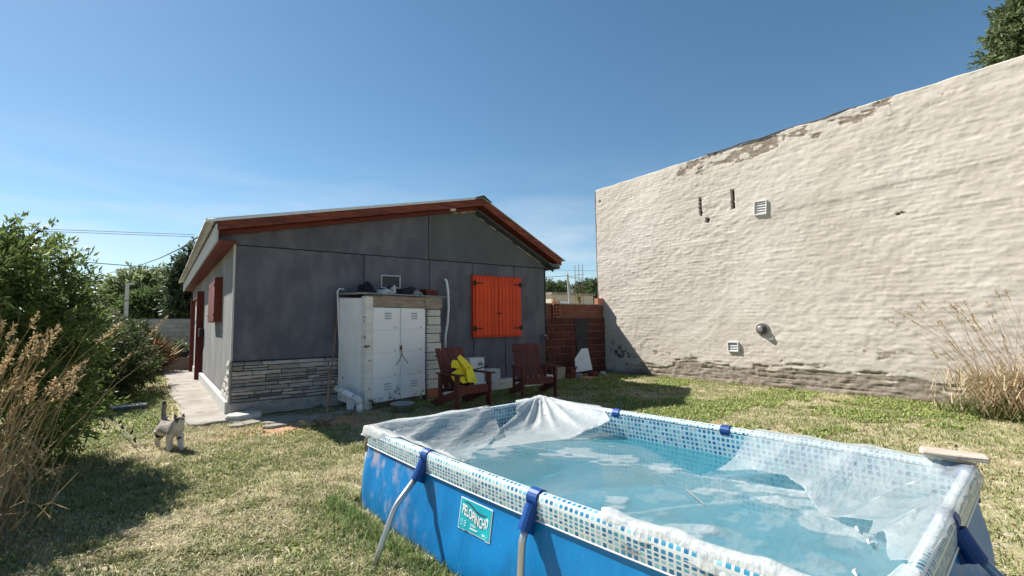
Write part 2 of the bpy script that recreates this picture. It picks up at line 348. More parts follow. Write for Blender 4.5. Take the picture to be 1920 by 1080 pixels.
def keep_mask(x, y):
    lx, ly = pool_local(x, y)
    k = ~((lx > -.10) & (lx < PW+.10) & (ly < .10) & (ly > -PL-.10))
    k &= ~((x > .93) & (x < 7.5) & (y > 8.45))
    k &= ~((x > .36-.022*(y-8.3)) & (x < .96) & (y > 8.2) & (y < 21)) | (vn(x*30, y*30, 2) > .97)
    sx_, sy_ = (x-SHC.x)*math.cos(SHA)+(y-SHC.y)*math.sin(SHA), -(x-SHC.x)*math.sin(SHA)+(y-SHC.y)*math.cos(SHA)
    k &= ~((sx_ > -.05) & (sx_ < 1.75) & (sy_ > 0) & (sy_ < 1))
    k &= x < 10.33
    return k
def scatter(n, x0, x1, y0, y1):
    x = RNG.uniform(x0, x1, n); y = RNG.uniform(y0, y1, n); return x, y
GR = np.array([[.25,.28,.10],[.20,.25,.085],[.31,.33,.13],[.16,.21,.065],[.36,.36,.17]])
ST = np.array([[.50,.44,.26],[.58,.52,.33],[.43,.36,.20],[.64,.58,.41],[.36,.30,.165]])
parts = []
def lawn(n, x0, x1, y0, y1, hs=1.0, far=1.0):
    x, y = scatter(n, x0, x1, y0, y1); k = keep_mask(x, y); x, y = x[k], y[k]
    gd = fbm(x*.9, y*.9, 4, 21); fine = fbm(x*6, y*6, 3, 33)
    dirt = np.exp(-(((x-1.75)*.75)**2+((y-7.35)*1.25)**2)*1.6)
    green = np.clip((gd-.42)*3.4+.66+(fine-.5)*2.4, 0, 1)
    wet = np.exp(-np.clip(-pool_local(x, y)[0]-.05, 0, 9)*3.5)*((pool_local(x, y)[0] < 0) & (pool_local(x, y)[1] < .5)); green = np.maximum(green, wet)
    green = np.where(x > 3.6, np.clip(green+.12+.25*sstep(3.5, 6.5, y), 0, 1), green)
    green = np.where((x < .2) & (y > 8), np.clip(green+.4, 0, 1), green)
    clump = .55*fbm(x*3.2, y*3.2, 3, 44)+.45*fbm(x*11, y*11, 2, 45)
    keep = (RNG.random(len(x)) < np.clip(1.0-1.15*dirt, 0.02, 1)*np.clip(.30+2.6*(clump-.34), .10, 1))
    x, y, green, wet, clump = x[keep], y[keep], green[keep], wet[keep], clump[keep]
    g = RNG.random(len(x)) < green*.80
    P = np.stack([x, y], -1); q = len(x)
    col = np.where(g[:,None], GR[RNG.integers(0, 5, q)], ST[RNG.integers(0, 5, q)])*RNG.uniform(.8, 1.2, (q, 1))
    h = np.where(g, RNG.uniform(.022, .062, q), RNG.uniform(.025, .075, q))*hs*(1+1.0*np.clip(clump-.5, 0, 1)*2)*(1+.9*wet*RNG.random(q))
    lean = np.where(g, RNG.uniform(.35, .95, q), RNG.uniform(.75, .99, q))
    parts.append(blades(P, h, np.where(g, RNG.uniform(.004, .009, q), RNG.uniform(.003, .006, q))*far, lean, col))
lawn(190000, -1.9, 2.2, 2.4, 8.4)
lawn(60000, -.2, 1.35, 2.2, 4.4)
lawn(180000, 3.2, 10.4, -.6, 9.6, .9, 1.25)
lawn(30000, 2.0, 5.5, 3.7, 8.5, 1.1, 1.3)
lawn(45000, -3.0, .3, 8.2, 27, 1.3, 2.2)
# tall green fringe against the left wall of the pool
q = 3600; t = RNG.uniform(-2.6, .25, q); off = RNG.gamma(1.4, .055, q)
lx = -.17-off+.02; wx = POOLA.x+lx*math.cos(PA)-t*math.sin(PA); wy = POOLA.y+lx*math.sin(PA)+t*math.cos(PA)
parts.append(blades(np.stack([wx, wy], -1), RNG.uniform(.05, .14, q), RNG.uniform(.004, .009, q), RNG.uniform(.1, .75, q), GR[RNG.integers(0, 5, q)]*np.array([.8,.95,.85])*RNG.uniform(.8, 1.25, (q,1))))
# low broad-leaved weeds: clover and plantain patches on the right lawn and along the path
def weeds(n, x0, x1, y0, y1, s0, s1, thr):
    x, y = scatter(n, x0, x1, y0, y1); k = keep_mask(x, y) & (fbm(x*1.3, y*1.3, 3, 71) > thr); x, y = x[k], y[k]; q = len(x)
    parts.append(blades(np.stack([x, y], -1), RNG.uniform(s0, s1, q), RNG.uniform(.012, .026, q), RNG.uniform(.55, .95, q), GR[RNG.integers(0, 5, q)]*np.array([1.0,1.08,.85])*RNG.uniform(.75, 1.35, (q,1))))
weeds(70000, 3.4, 10.3, 1.5, 9.0, .03, .085, .50)
weeds(20000, -1.2, .1, 7.5, 22, .04, .09, .42)
weeds(16000, -1.0, 2.0, 3.0, 8.0, .02, .05, .56)
# scattered dead leaves and clods
x, y = scatter(2600, -1.5, 10.0, .5, 8.6); k = keep_mask(x, y); x, y = x[k], y[k]; q = len(x); dead = np.array([[.22,.14,.08],[.34,.24,.14],[.16,.11,.07],[.55,.48,.36]])
parts.append(blades(np.stack([x, y], -1), RNG.uniform(.02, .06, q), RNG.uniform(.012, .03, q), RNG.uniform(.75, .97, q), dead[RNG.integers(0, 4, q)]))
off = 0; Vs, Fs, Cs = [], [], []
for v_, f_, c_ in parts: Vs.append(v_); Fs.append(f_+off); Cs.append(c_); off += len(v_)
gr = npmesh('lawn_grass', np.concatenate(Vs), np.concatenate(Fs), M['grassm'], attrs={'Col': ('FLOAT_COLOR', np.concatenate(Cs))}, kind='stuff')
tag(gr, 'short patchy lawn of green tufts and dry straw', 'grass')
del parts, Vs, Fs, Cs

# ================================================================== TALL PLASTERED WALL OF THE NEIGHBOUR
m, nt, b, o = nmat('rough_plaster')
wa = nd(nt, 'ShaderNodeAttribute', attribute_name='wear'); mo = nd(nt, 'ShaderNodeAttribute', attribute_name='mould'); ho = nd(nt, 'ShaderNodeAttribute', attribute_name='hole')
n1 = noise(nt, .7, detail=7); n2 = noise(nt, 9, (1,1,2), 8, .62); n3 = noise(nt, 60, detail=6)
c = mixc(nt, ramp(nt, n1, .35, .68), (.51,.455,.395), (.60,.55,.49))
c = mixc(nt, mth(nt, 'MULTIPLY', ramp(nt, n2, .52, .78), .45), c, (.42,.355,.295))
wc = mixc(nt, ramp(nt, n2, .4, .6), (.20,.162,.125), (.30,.25,.205))
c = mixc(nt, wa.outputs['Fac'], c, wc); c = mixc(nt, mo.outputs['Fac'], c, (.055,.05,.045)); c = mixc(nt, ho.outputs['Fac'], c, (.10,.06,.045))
nt.links.new(c, b.inputs['Base Color']); b.inputs['Roughness'].default_value = .9; b.inputs['Specular IOR Level'].default_value = .15
bump(nt, b, n2, .22, .02); bump(nt, b, n3, .18, .006)
M['plaster'] = m
TWX, TWY, TWH = 10.36, 9.74, 5.35
ys = np.concatenate([np.linspace(-4, .4, 90, endpoint=False), np.arange(.4, TWY+.001, .0185)]); zs = np.linspace(-.05, TWH, 286)
YY, ZZ = np.meshgrid(ys, zs, indexing='ij')
warp = .12*(fbm(YY*1.2, ZZ*1.2, 3, 50)-.5)
def ridg(a): return 1-np.abs(2*a-1)
hh = .05*(fbm(YY*.7, ZZ*.9, 3, 51)-.5)
hh += .022*(fbm(YY*3.2+warp*5, ZZ*6.5, 4, 52)-.5)
hh += .012*(ridg(fbm(YY*3.4+ZZ*.9, ZZ*7.0+warp*14, 4, 53))-.6)
hh += .015*(fbm(YY*10+warp*8, ZZ*15, 4, 54)-.5)
hh *= .36+.50*fbm(YY*.45, ZZ*.6, 2, 55)
# painted-over brick courses showing through the thin render
zc = ZZ/.078+.35*(fbm(YY*1.6, ZZ*1.6, 3, 48)-.5); rw = np.floor(zc); fz = zc-rw; yc = YY/.27+.5*(rw % 2)+.3*(vn(YY*.8, rw*3.1, 47)-.5); cb = np.floor(yc); fyb = yc-cb
cover = sstep(.35, .62, fbm(YY*.8, ZZ*1.1, 3, 46)); blk = _tab[(rw.astype(int)*7) % 512, (cb.astype(int)*13) % 512]-.5
edge_ = np.minimum(sstep(0, .22, fz)*sstep(1, .78, fz), sstep(0, .07, fyb)*sstep(1, .93, fyb))
hh += (.35+.65*cover)*(.0050*blk*edge_+.0033*edge_)
# proud plaster band rising along the wall and its shadow line
bz = 3.62-.045*(YY-5)+.05*(fbm(YY*2, YY*0, 3, 56)-.5)
hh += .012*sstep(-.06, .08, ZZ-bz)*sstep(6.4, 4.4, YY)
# paint loss at the top
tn = fbm(YY*3.6, ZZ*9, 5, 57, .6); top = sstep(.42, .05, np.abs(ZZ-(TWH-.18)))*sstep(1.2, 2.6, YY)*sstep(8.6, 6.2, YY)
wear = sstep(.575, .60, tn*.62+top*.275*(.45+.7*vn(YY*1.1, ZZ*.3, 5)))
# eroded foot with exposed courses
footh = .40+.30*(fbm(YY*1.1, ZZ*.4, 3, 58)-.3)+.10*sstep(8.2, 5.5, YY)*sstep(1, 3, YY)
fn = fbm(YY*3.0, ZZ*14, 5, 59); foot = sstep(.50, .58, (footh-ZZ)*1.3+fn*.62+.04)*sstep(.66, .50, ZZ-.35*fn)*sstep(9.2, 8.0, YY)
wear = np.maximum(wear, foot*.9)
spots = sstep(.70, .73, fbm(YY*4.5, ZZ*9, 5, 60))*sstep(1.1, .7, ZZ)*(fn > .46); wear = np.maximum(wear, spots*.8)
crs = np.abs(((ZZ+.02*(fbm(YY*2, ZZ*2, 2, 61)-.5)) % .105)/.105-.5)*2
hh -= wear*.010+foot*(.020*sstep(.72, .95, crs)*sstep(.40, .62, fbm(YY*2.3, ZZ*6, 3, 64))+.030*(fbm(YY*8, ZZ*13, 4, 62)-.35))
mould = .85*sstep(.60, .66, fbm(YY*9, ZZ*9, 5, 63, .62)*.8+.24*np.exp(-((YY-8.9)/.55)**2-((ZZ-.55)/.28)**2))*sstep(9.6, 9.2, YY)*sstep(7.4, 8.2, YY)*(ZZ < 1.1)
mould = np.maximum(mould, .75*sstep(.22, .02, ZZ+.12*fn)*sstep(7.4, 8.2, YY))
hole = np.zeros_like(YY)
def cut(y, z, w, h, dpt, rnd=False, ragged=.012):
    global hh, hole
    j1 = ragged*(vn(YY*40, ZZ*40, 66)-.5)*2
    k = (np.hypot(YY-y, ZZ-z)+j1 < w) if rnd else ((np.abs(YY-y)+j1 < w) & (np.abs(ZZ-z)+j1 < h))
    hh = np.where(k, hh-dpt, hh); hole = np.where(k, 1, hole)
def pw(u, v): q = onx(u, v, TWX); return q.y, q.z
a, b_ = pw(1314, 388); cut(a, b_, .030, .22, .07); a, b_ = pw(1375, 374); cut(a, b_, .038, .215, .08); a, b_ = pw(1327, 413); cut(a, b_, .055, 0, .09, True)
a, b_ = pw(1690, 400); cut(a, b_, .07, .018, .03); a, b_ = pw(1125, 378); cut(a, b_, .03, .03, .03, True)
# roughly patched square between the two slots
k = sstep(.5, .4, np.abs(YY-5.93))*sstep(.25, .2, np.abs(ZZ-4.15)); hh += k*.018*(fbm(YY*10, ZZ*10, 3, 67)-.5)
XX = TWX-hh
ZZ2 = ZZ+np.where(ZZ > TWH-.02, .03*(fbm(YY*3, YY*0, 4, 68)-.5), 0)
endw = (YY > TWY-.001)
XX = np.where(endw, XX+.02, XX)
# top return and end return
row = np.stack([np.full_like(ys, TWX+.35), ys, ZZ2[:,-1]-.02], -1)
V = np.stack([XX, YY, ZZ2], -1); V = np.concatenate([V, row[:,None]], 1)
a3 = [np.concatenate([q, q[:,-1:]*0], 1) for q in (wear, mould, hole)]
ni, nj = V.shape[:2]; I = np.arange(ni*nj).reshape(ni, nj)
F = np.stack([I[:-1,:-1], I[:-1,1:], I[1:,1:], I[1:,:-1]], -1).reshape(-1, 4)
nb = thing('neighbour_building', 'tall windowless building wall of rough tan plaster peeling at top and foot', 'building', (TWX, 3, 0))
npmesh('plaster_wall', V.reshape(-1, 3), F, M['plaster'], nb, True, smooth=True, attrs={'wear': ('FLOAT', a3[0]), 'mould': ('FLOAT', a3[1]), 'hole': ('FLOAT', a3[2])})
mb = MB(); mb.box(TWX+.12, 17.5, -4, TWY-.02, 0, TWH-.06); mk('building_body', mb, pm('rough_plaster_plain', (.42,.365,.318), (.48,.43,.382), 2, rough=.9), nb, True)
mb = MB(); mb.box(TWX-.012, TWX+.16, TWY-.005, TWY+.012, -.05, TWH-.03); mk('end_render', mb, bpy.data.materials['rough_plaster_plain'], nb, True, bevel=.01)
mb = MB(); pts = [(TWX-.004-.006*math.sin(i*.9), y, TWH+.015+.014*math.sin(i*1.3)-.012*(i % 3 == 0)) for i, y in enumerate(np.linspace(3.0, 6.1, 16))]
for i in range(len(pts)-1): mb.bar(pts[i], pts[i+1], .045, .012)
mk('roof_flashing', mb, M['flashing'], nb, True)

# louvred wall vents and the flue cowl
def wall_vent(u, v, w, h, tilt, label):
    y, z = pw(u, v); t = thing('wall_vent', label, 'vent', (TWX-.02, y, z), 0, 'louvred vents on the tan wall')
    Mx = Matrix.Rotation(tilt, 4, 'X')
    fr = MB()
    for a in ((-w/2,-w/2+.02,-h/2,h/2),(w/2-.02,w/2,-h/2,h/2),(-w/2+.02,w/2-.02,-h/2,-h/2+.02),(-w/2+.02,w/2-.02,h/2-.02,h/2)): fr.box(-.03, .03, a[0], a[1], a[2], a[3], Mx)
    mk('frame', fr, M['vent_white'], t, bevel=.003)
    bk = MB(); bk.box(.012, .02, -w/2+.02, w/2-.02, -h/2+.02, h/2-.02, Mx); mk('backing', bk, M['black_iron'], t)
    n = 5
    for i in range(n):
        s = MB(); zc = -h/2+.02+(h-.04)*(i+.5)/n
        s.box(-.020, .012, -w/2+.021, w/2-.021, -.003, .003, Mx @ Matrix.Translation((0, 0, zc)) @ Matrix.Rotation(R_(-38), 4, 'Y')); mk('slat', s, M['vent_white'], t)
wall_vent(1427, 390, .27, .31, R_(4), 'white louvred vent high on the tan plaster wall')
wall_vent(1376, 650, .25, .22, 0, 'white louvred vent low on the tan plaster wall')
y, z = pw(1430, 617); t = thing('flue_cowl', 'round metal flue cowl with cage bars on the tan wall', 'flue', (TWX-.01, y, z))
RY = Matrix.Rotation(R_(-90), 4, 'Y')
mb = MB(); mb.lathe([(.118,-.02),(.138,-.02),(.138,.014),(.130,.024),(.112,.024),(.112,-.01)], 28, M=RY); mk('flange', mb, M['vent_metal'], t); mk('throat', MB().lathe([(.001,.012),(.113,.012)], 24, M=RY), M['black_iron'], t)
mb = MB(); mb.lathe([(.001,.0),(.042,.0),(.042,.06),(.001,.06)], 20, M=RY); mk('pipe', mb, M['black_iron'], t, smooth=False)
for i in range(20):
    a = 2*math.pi*i/20; s = MB(); s.bar((-.023, math.cos(a)*.112, math.sin(a)*.112), (-.105, math.cos(a)*.052, math.sin(a)*.052), .007, .004); mk('cage_bar', s, M['vent_metal'], t)
mb = MB(); mb.lathe([(.001,.103),(.056,.103),(.060,.110),(.05,.118),(.001,.121)], 20, M=RY); mk('end_cap', mb, M['vent_metal'], t)

# ================================================================== HOUSE
HX0, HX1, HY0, HY1, RY0 = .93, 7.43, 8.71, 20.6, 8.40
EL, RG, ER = (.655, 3.035), (5.47, 4.085), (7.718, 2.933)     # barge top line (x,z)
def rz(x): return EL[1]+(x-EL[0])*(RG[1]-EL[1])/(RG[0]-EL[0]) if x <= RG[0] else RG[1]+(x-RG[0])*(ER[1]-RG[1])/(ER[0]-RG[0])
house = thing('house', 'grey single-storey house of stucco panels with gable roof and dark red trim', 'house', (HX0, HY0, 0))
def hp(name, mb, mat, **k): return mk(name, mb, mat, house, True, **k)
# dark core behind the panel joints
mb = MB(); mb.prism([(HX0+.03, HY0+.05, 0), (HX1-.03, HY0+.05, 0), (HX1-.03, HY0+.05, rz(HX1)-.2), (RG[0], HY0+.05, RG[1]-.2), (HX0+.03, HY0+.05, rz(HX0)-.2)], (0, HY1-HY0-.05, 0)); hp('wall_core', mb, M['core'])
SEAM = 2.72
def panel(poly, mat, name='wall_panel', face=HY0, th=.045):
    mb = MB(); mb.prism([(x, face, z) for x, z in poly], (0, th, 0)); return hp(name, mb, mat, bevel=.006)
sx1, sx2, sx3 = ony(682,560,HY0).x, ony(805,560,HY0).x, ony(964,500,HY0).x
sb1, sb2 = ony(888,670,HY0).x, ony(948,670,HY0).x
g = .007
panel([(HX0, .86), (sx1-g, .86), (sx1-g, SEAM-g), (HX0, SEAM-g)], M['stucco'])
wx0, wx1, wz0, wz1 = ony(714,530,HY0).x, ony(751,530,HY0).x, ony(733,541,HY0).z, ony(733,516,HY0).z
mb = MB()
for a, b_, c_, d_ in ((sx1+g, wx0, .2, SEAM-g), (wx1, sx2-g, .2, SEAM-g), (wx0, wx1, .2, wz0), (wx0, wx1, wz1, SEAM-g)): mb.prism([(a, HY0, c_), (b_, HY0, c_), (b_, HY0, d_), (a, HY0, d_)], (0, .045, 0))
hp('wall_panel', mb, M['stucco'])
panel([(sx2+g, .2), (sb1-g, .2), (sb1-g, SEAM-g), (sx2+g, SEAM-g)], M['stucco'])
panel([(sb1+g, .2), (sb2-g, .2), (sb2-g, 1.16), (sb1+g, 1.16)], M['stucco'])
panel([(sb2+g, .2), (sx3-g, .2), (sx3-g, 1.16), (sb2+g, 1.16)], M['stucco'])
panel([(sb1+g, 1.17), (sx3-g, 1.17), (sx3-g, SEAM-g), (sb1+g, SEAM-g)], M['stucco'])
panel([(sx3+g, .2), (HX1, .2), (HX1, SEAM-g), (sx3+g, SEAM-g)], M['stucco'])
gs = ony(803, 470, HY0).x
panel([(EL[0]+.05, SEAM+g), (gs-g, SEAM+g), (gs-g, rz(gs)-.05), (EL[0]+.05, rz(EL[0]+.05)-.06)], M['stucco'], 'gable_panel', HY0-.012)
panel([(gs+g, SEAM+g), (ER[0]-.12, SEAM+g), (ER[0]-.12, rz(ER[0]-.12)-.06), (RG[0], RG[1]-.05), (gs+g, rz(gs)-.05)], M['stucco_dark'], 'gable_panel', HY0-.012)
# torn pale sealant along the right roof slope and under the ridge
rr = random.Random(9); x = RG[0]-.55
while x < ER[0]-.5:
    w = rr.uniform(.05, .16); zt = rz(x+w/2)-.16; t = rr.uniform(.010, .03)*(1.9 if x < RG[0] else 1)
    if rr.random() < .8: mb = MB(); mb.prism([(x, HY0-.03, rz(x)-.30 if x > RG[0] else rz(x)-.20), (x+w, HY0-.03, rz(x+w)-.30 if x > RG[0] else rz(x+w)-.20), (x+w, HY0-.03, (rz(x+w)-.30 if x > RG[0] else rz(x+w)-.20)-t*rr.uniform(.4,1)), (x, HY0-.03, (rz(x)-.30 if x > RG[0] else rz(x)-.20)-t)], (0, .02, 0)); hp('sealant_strip', mb, M['dirt_board'])
    x += w
# small window
mb = MB()
for a, b_, c_, d_ in ((wx0, wx1, wz0, wz0+.025), (wx0, wx1, wz1-.025, wz1), (wx0, wx0+.025, wz0+.025, wz1-.025), (wx1-.025, wx1, wz0+.025, wz1-.025)): mb.box(a, b_, HY0-.014, HY0+.04, c_, d_)
sw = hp('window', mb, M['fascia_grey'], bevel=.003)
mb = MB(); mb.box(wx0+.024, wx1-.024, HY0+.02, HY0+.03, wz0+.024, wz1-.024); p = mk('pane', mb, M['dark_glass'], sw, False); p.location -= sw.location
# plinth below the stone, ledge on the right
mb = MB(); mb.prism([(HX0-.03, HY0-.09, 0), (2.75, HY0-.09, 0), (2.75, HY0-.06, .20), (HX0-.01, HY0-.06, .215)], (0, .13, 0)); hp('plinth', mb, M['plinth'], bevel=.012)
mb = MB(); mb.box(4.5, HX1+.02, HY0-.34, HY0+.02, 0, .20); hp('ledge', mb, M['white_flaky'], bevel=.02)
# stone cladding: individual stones
def stone_meshes(k, mat):
    out = []
    for i in range(k):
        bm = bmesh.new(); nx, nz_ = 4, 2; r = random.Random(100+i); fr = {}
        for a in range(nx+1):
            for c_ in range(nz_+1):
                e = (a in (0, nx)) or (c_ in (0, nz_))
                fr[a, c_] = bm.verts.new((-.5+a/nx+(r.uniform(-.02,.02) if 0 < a < nx else 0), -1+(.35 if e else 0)+r.uniform(-.22,.22), -.5+c_/nz_+r.uniform(-.07,.07)))
        for a in range(nx):
            for c_ in range(nz_): bm.faces.new((fr[a,c_], fr[a+1,c_], fr[a+1,c_+1], fr[a,c_+1]))
        bk = [bm.verts.new(p) for p in ((-.5,0,-.5),(.5,0,-.5),(.5,0,.5),(-.5,0,.5))]
        bot = [fr[a,0] for a in range(nx+1)]; tp = [fr[a,nz_] for a in range(nx+1)]; lf = [fr[0,c_] for c_ in range(nz_+1)]; rt = [fr[nx,c_] for c_ in range(nz_+1)]
        bm.faces.new(bot[::-1]+[bk[0], bk[1]][0:2]); bm.faces.new(tp+[bk[2], bk[3]]); bm.faces.new(lf+[bk[3], bk[0]]); bm.faces.new(rt[::-1]+[bk[1], bk[2]])
        bmesh.ops.recalc_face_normals(bm, faces=bm.faces)
        me = bpy.data.meshes.new('stone'); bm.to_mesh(me); bm.free(); me.materials.append(mat); out.append(me)
    return out
SM = stone_meshes(8, M['stone']); SW = stone_meshes(6, M['stone_white'])
mb = MB(); mb.box(HX0, 2.8, HY0-.008, HY0+.045, .2, .86); hp('cladding_bed', mb, M['core'])
z = .215; rr = random.Random(21)
while z < .84:
    h = min(rr.uniform(.050, .082), .862-z); x = HX0+.005
    while x < 2.72:
        w = rr.uniform(.13, .50); w = min(w, 2.78-x)
        two = rr.random() < .22 and h > .05
        for (zz, hh2) in (((z, h*.5), (z+h*.5, h*.5)) if two else ((z, h),)):
            inst('stone', rr.choice(SM), house, (x+w/2, HY0-.004, zz+hh2/2), (0, 0, 0), (w-.013, rr.uniform(.025, .080), hh2-.014), True)
        x += w
    z += h
# white stones stepping up the sunny side of the corner
for (y0, y1, z0, z1) in ((8.72,8.98,.72,.86),(8.72,9.10,.60,.72),(8.72,8.98,.46,.60),(8.99,9.28,.47,.60),(8.72,9.12,.33,.46),(9.13,9.50,.34,.47),(8.72,8.96,.2,.33),(8.97,9.36,.2,.33),(9.37,9.80,.21,.33)):
    inst('corner_stone', rr.choice(SW), house, (HX0+.006, (y0+y1)/2, (z0+z1)/2), (0, 0, R_(-90)), (y1-y0-.012, .05, z1-z0-.012), True)
mb = MB(); mb.box(HX0-.016, HX0+.012, HY0-.022, HY0+.012, .86, SEAM); hp('corner_trim', mb, M['white_trim'])
mb = MB(); mb.box(HX0-.030, HX0+.006, HY0-.040, HY0+.004, .2, .875); hp('corner_edge', mb, M['plinth'], bevel=.006)
# side wall panels and its pale base
ys = [HY0+.05, 10.0, 12.6, 15.2, 18.2, HY1]
for a, b_ in zip(ys[:-1], ys[1:]):
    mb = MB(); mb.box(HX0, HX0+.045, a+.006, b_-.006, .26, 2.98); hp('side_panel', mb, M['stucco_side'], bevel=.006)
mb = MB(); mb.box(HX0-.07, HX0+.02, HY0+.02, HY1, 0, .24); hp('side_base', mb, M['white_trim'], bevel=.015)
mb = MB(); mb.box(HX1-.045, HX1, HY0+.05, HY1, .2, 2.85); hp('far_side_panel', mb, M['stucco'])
mb = MB(); mb.box(HX1-.005, HX1+.018, HY0-.018, HY0+.03, .2, SEAM); hp('corner_trim', mb, M['core'])
mb = MB(); mb.box(HX0+.05, HX1-.05, HY1-.03, HY1, 0, 2.9); hp('rear_panel', mb, M['stucco_side'])
# roof: corrugated sheet, barge boards, fascia, soffits
yy = np.arange(RY0-.03, HY1+.25, .0125); wv = .009*np.cos(2*np.pi*yy/.076)
xs = [.50, EL[0], 2.0, 3.7, RG[0]]; xr = [RG[0], 6.5, ER[0]+.10]
def sheet(xl, name):
    V = np.array([[x, y, rz(x)+.012+w] for x in xl for y, w in zip(yy, wv)]); n = len(yy); I = np.arange(len(V)).reshape(len(xl), n)
    F = np.stack([I[:-1,:-1], I[1:,:-1], I[1:,1:], I[:-1,1:]], -1).reshape(-1, 4)
    o = npmesh(name, V, F, M['galv'], house, True, smooth=True); s = o.modifiers.new('thick', 'SOLIDIFY'); s.thickness = .003
sheet(xs, 'roof_sheet'); sheet(xr, 'roof_sheet')
mb = MB(); mb.prism([(RG[0]-.20, RY0-.06, rz(RG[0]-.20)+.035), (RG[0], RY0-.06, RG[1]+.055), (RG[0]+.20, RY0-.06, rz(RG[0]+.20)+.035), (RG[0]+.20, RY0-.06, rz(RG[0]+.20)+.022), (RG[0], RY0-.06, RG[1]+.040), (RG[0]-.20, RY0-.06, rz(RG[0]-.20)+.022)], (0, HY1-RY0+.3, 0)); hp('ridge_cap', mb, M['flashing'])
mb = MB(); mb.prism([(.50, RY0-.034, rz(.50)-.022), (RG[0]-.2, RY0-.034, rz(RG[0]-.2)-.014), (RG[0]-.2, RY0-.026, rz(RG[0]-.2)+.030), (.50, RY0-.026, rz(.50)+.030)], (0, .02, 0)); hp('verge_trim', mb, M['vent_white'])
def barge(x0, x1, dz0, dz1, y0, y1, mat, name):
    mb = MB(); mb.prism([(x0, y0, rz(x0)-dz0), (x1, y0, rz(x1)-dz0), (x1, y0, rz(x1)-dz1), (x0, y0, rz(x0)-dz1)], (0, y1-y0, 0)); hp(name, mb, mat, bevel=.004)
barge(EL[0], RG[0]-.0015, .0, .155, RY0, RY0+.03, M['barge'], 'barge_board'); barge(RG[0]+.0015, ER[0], .0, .155, RY0, RY0+.03, M['barge'], 'barge_board')
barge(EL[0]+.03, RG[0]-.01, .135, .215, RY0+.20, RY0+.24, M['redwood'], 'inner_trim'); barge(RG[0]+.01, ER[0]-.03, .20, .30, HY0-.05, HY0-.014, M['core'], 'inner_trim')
for k in range(3):                       # soffit boards under the gable overhang
    y0 = RY0+.032+k*.09; barge(EL[0]+.02, RG[0]-.004, .10, .118, y0, y0+.085, M['redwood'], 'soffit_board'); barge(RG[0]+.004, ER[0]-.02, .10, .118, y0, y0+.085, M['redwood'], 'soffit_board')
mb = MB(); mb.box(EL[0]-.012, EL[0]+.018, RY0+.0, HY1+.2, 2.70, 2.985); hp('eave_fascia', mb, M['fascia_grey'], bevel=.004)
for k in range(3): mb = MB(); mb.box(EL[0]+.022+k*.087, EL[0]+.022+k*.087+.083, RY0+.04, HY1+.2, 2.722, 2.738); hp('eave_board', mb, M['redwood_y'])
mb = MB(); mb.box(ER[0]-.05, ER[0]-.02, RY0+.03, HY1+.2, 2.70, 2.86); hp('eave_fascia', mb, M['fascia_grey'], bevel=.004)
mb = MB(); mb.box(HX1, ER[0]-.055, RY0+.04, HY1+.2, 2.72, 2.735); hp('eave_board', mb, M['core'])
# floodlight under the ridge
fl = mk('floodlight', MB().box(-.075, .075, -.05, -.012, -.05, .05).box(-.012, .012, -.02, .06, -.012, .012), M['fascia_grey'], None, bevel=.008)
p = ony(847, 394, HY0-.06); fl.location = p; fl.rotation_euler = (R_(14), R_(-8), 0); tag(fl, 'small grey floodlight fixed under the ridge of the gable', 'floodlight')
pl = mk('lens', MB().box(-.06, .06, -.056, -.049, -.037, .037), M['vent_white'], fl); 
# orange shutters
s0, s1 = ony(889,521,HY0-.07), ony(975,629,HY0-.07); X0, X1, Z1, Z0 = s0.x, s1.x, 2.42, 1.145
sh = thing('window_shutters', 'closed pair of orange plank shutters on the grey gable wall', 'shutters', (X0, HY0, 1.13))
mb = MB(); f = .055
for a, b_, c_, d_ in ((X0-f+.02, X0+.02, Z0-.03, Z1+.03), (X1-.02, X1+f-.02, Z0-.03, Z1+.03), (X0+.02, X1-.02, Z1-.0, Z1+.03), (X0+.02, X1-.02, Z0-.03, Z0)): mb.box(a, b_, HY0-.085, HY0-.002, c_, d_)
mk('frame', mb, M['orange'], sh, True, bevel=.004)
mid = (X0+X1)/2
for lf, (a, b_) in enumerate(((X0+.022, mid-.005), (mid+.005, X1-.022))):
    bk = mk('leaf', MB().box(a, b_, HY0-.088, HY0-.060, Z0+.004, Z1-.004), M['orange'], sh, True); n = 6; w = (b_-a)/n
    for i in range(n):
        pk = mk('plank', MB().box(a+i*w+.003, a+(i+1)*w-.003, HY0-.104, HY0-.089, Z0+.006, Z1-.006), M['orange'], bk, False, bevel=.003); pk.location -= bk.location
    ox = a if lf == 0 else b_; sg = 1 if lf == 0 else -1
    for zz in (Z1-.14, Z0+.16):
        h = MB(); h.box(min(ox-.05*sg, ox+.17*sg), max(ox-.05*sg, ox+.17*sg), HY0-.112, HY0-.1045, zz-.014, zz+.014); h.tube([(ox-.005*sg, HY0-.115, zz-.05), (ox-.005*sg, HY0-.115, zz+.05)], .012, 8); h.box(ox-.05*sg-.022, ox-.05*sg+.022, HY0-.110, HY0-.1045, zz-.05, zz+.05)
        mk('hinge', h, M['black_iron'], sh, True)
mk('latch', MB().box(mid-.05, mid+.05, HY0-.118, HY0-.1045, 1.62, 1.645).tube([(mid+.03, HY0-.12, 1.60), (mid+.03, HY0-.12, 1.66)], .009), M['black_iron'], sh, True)
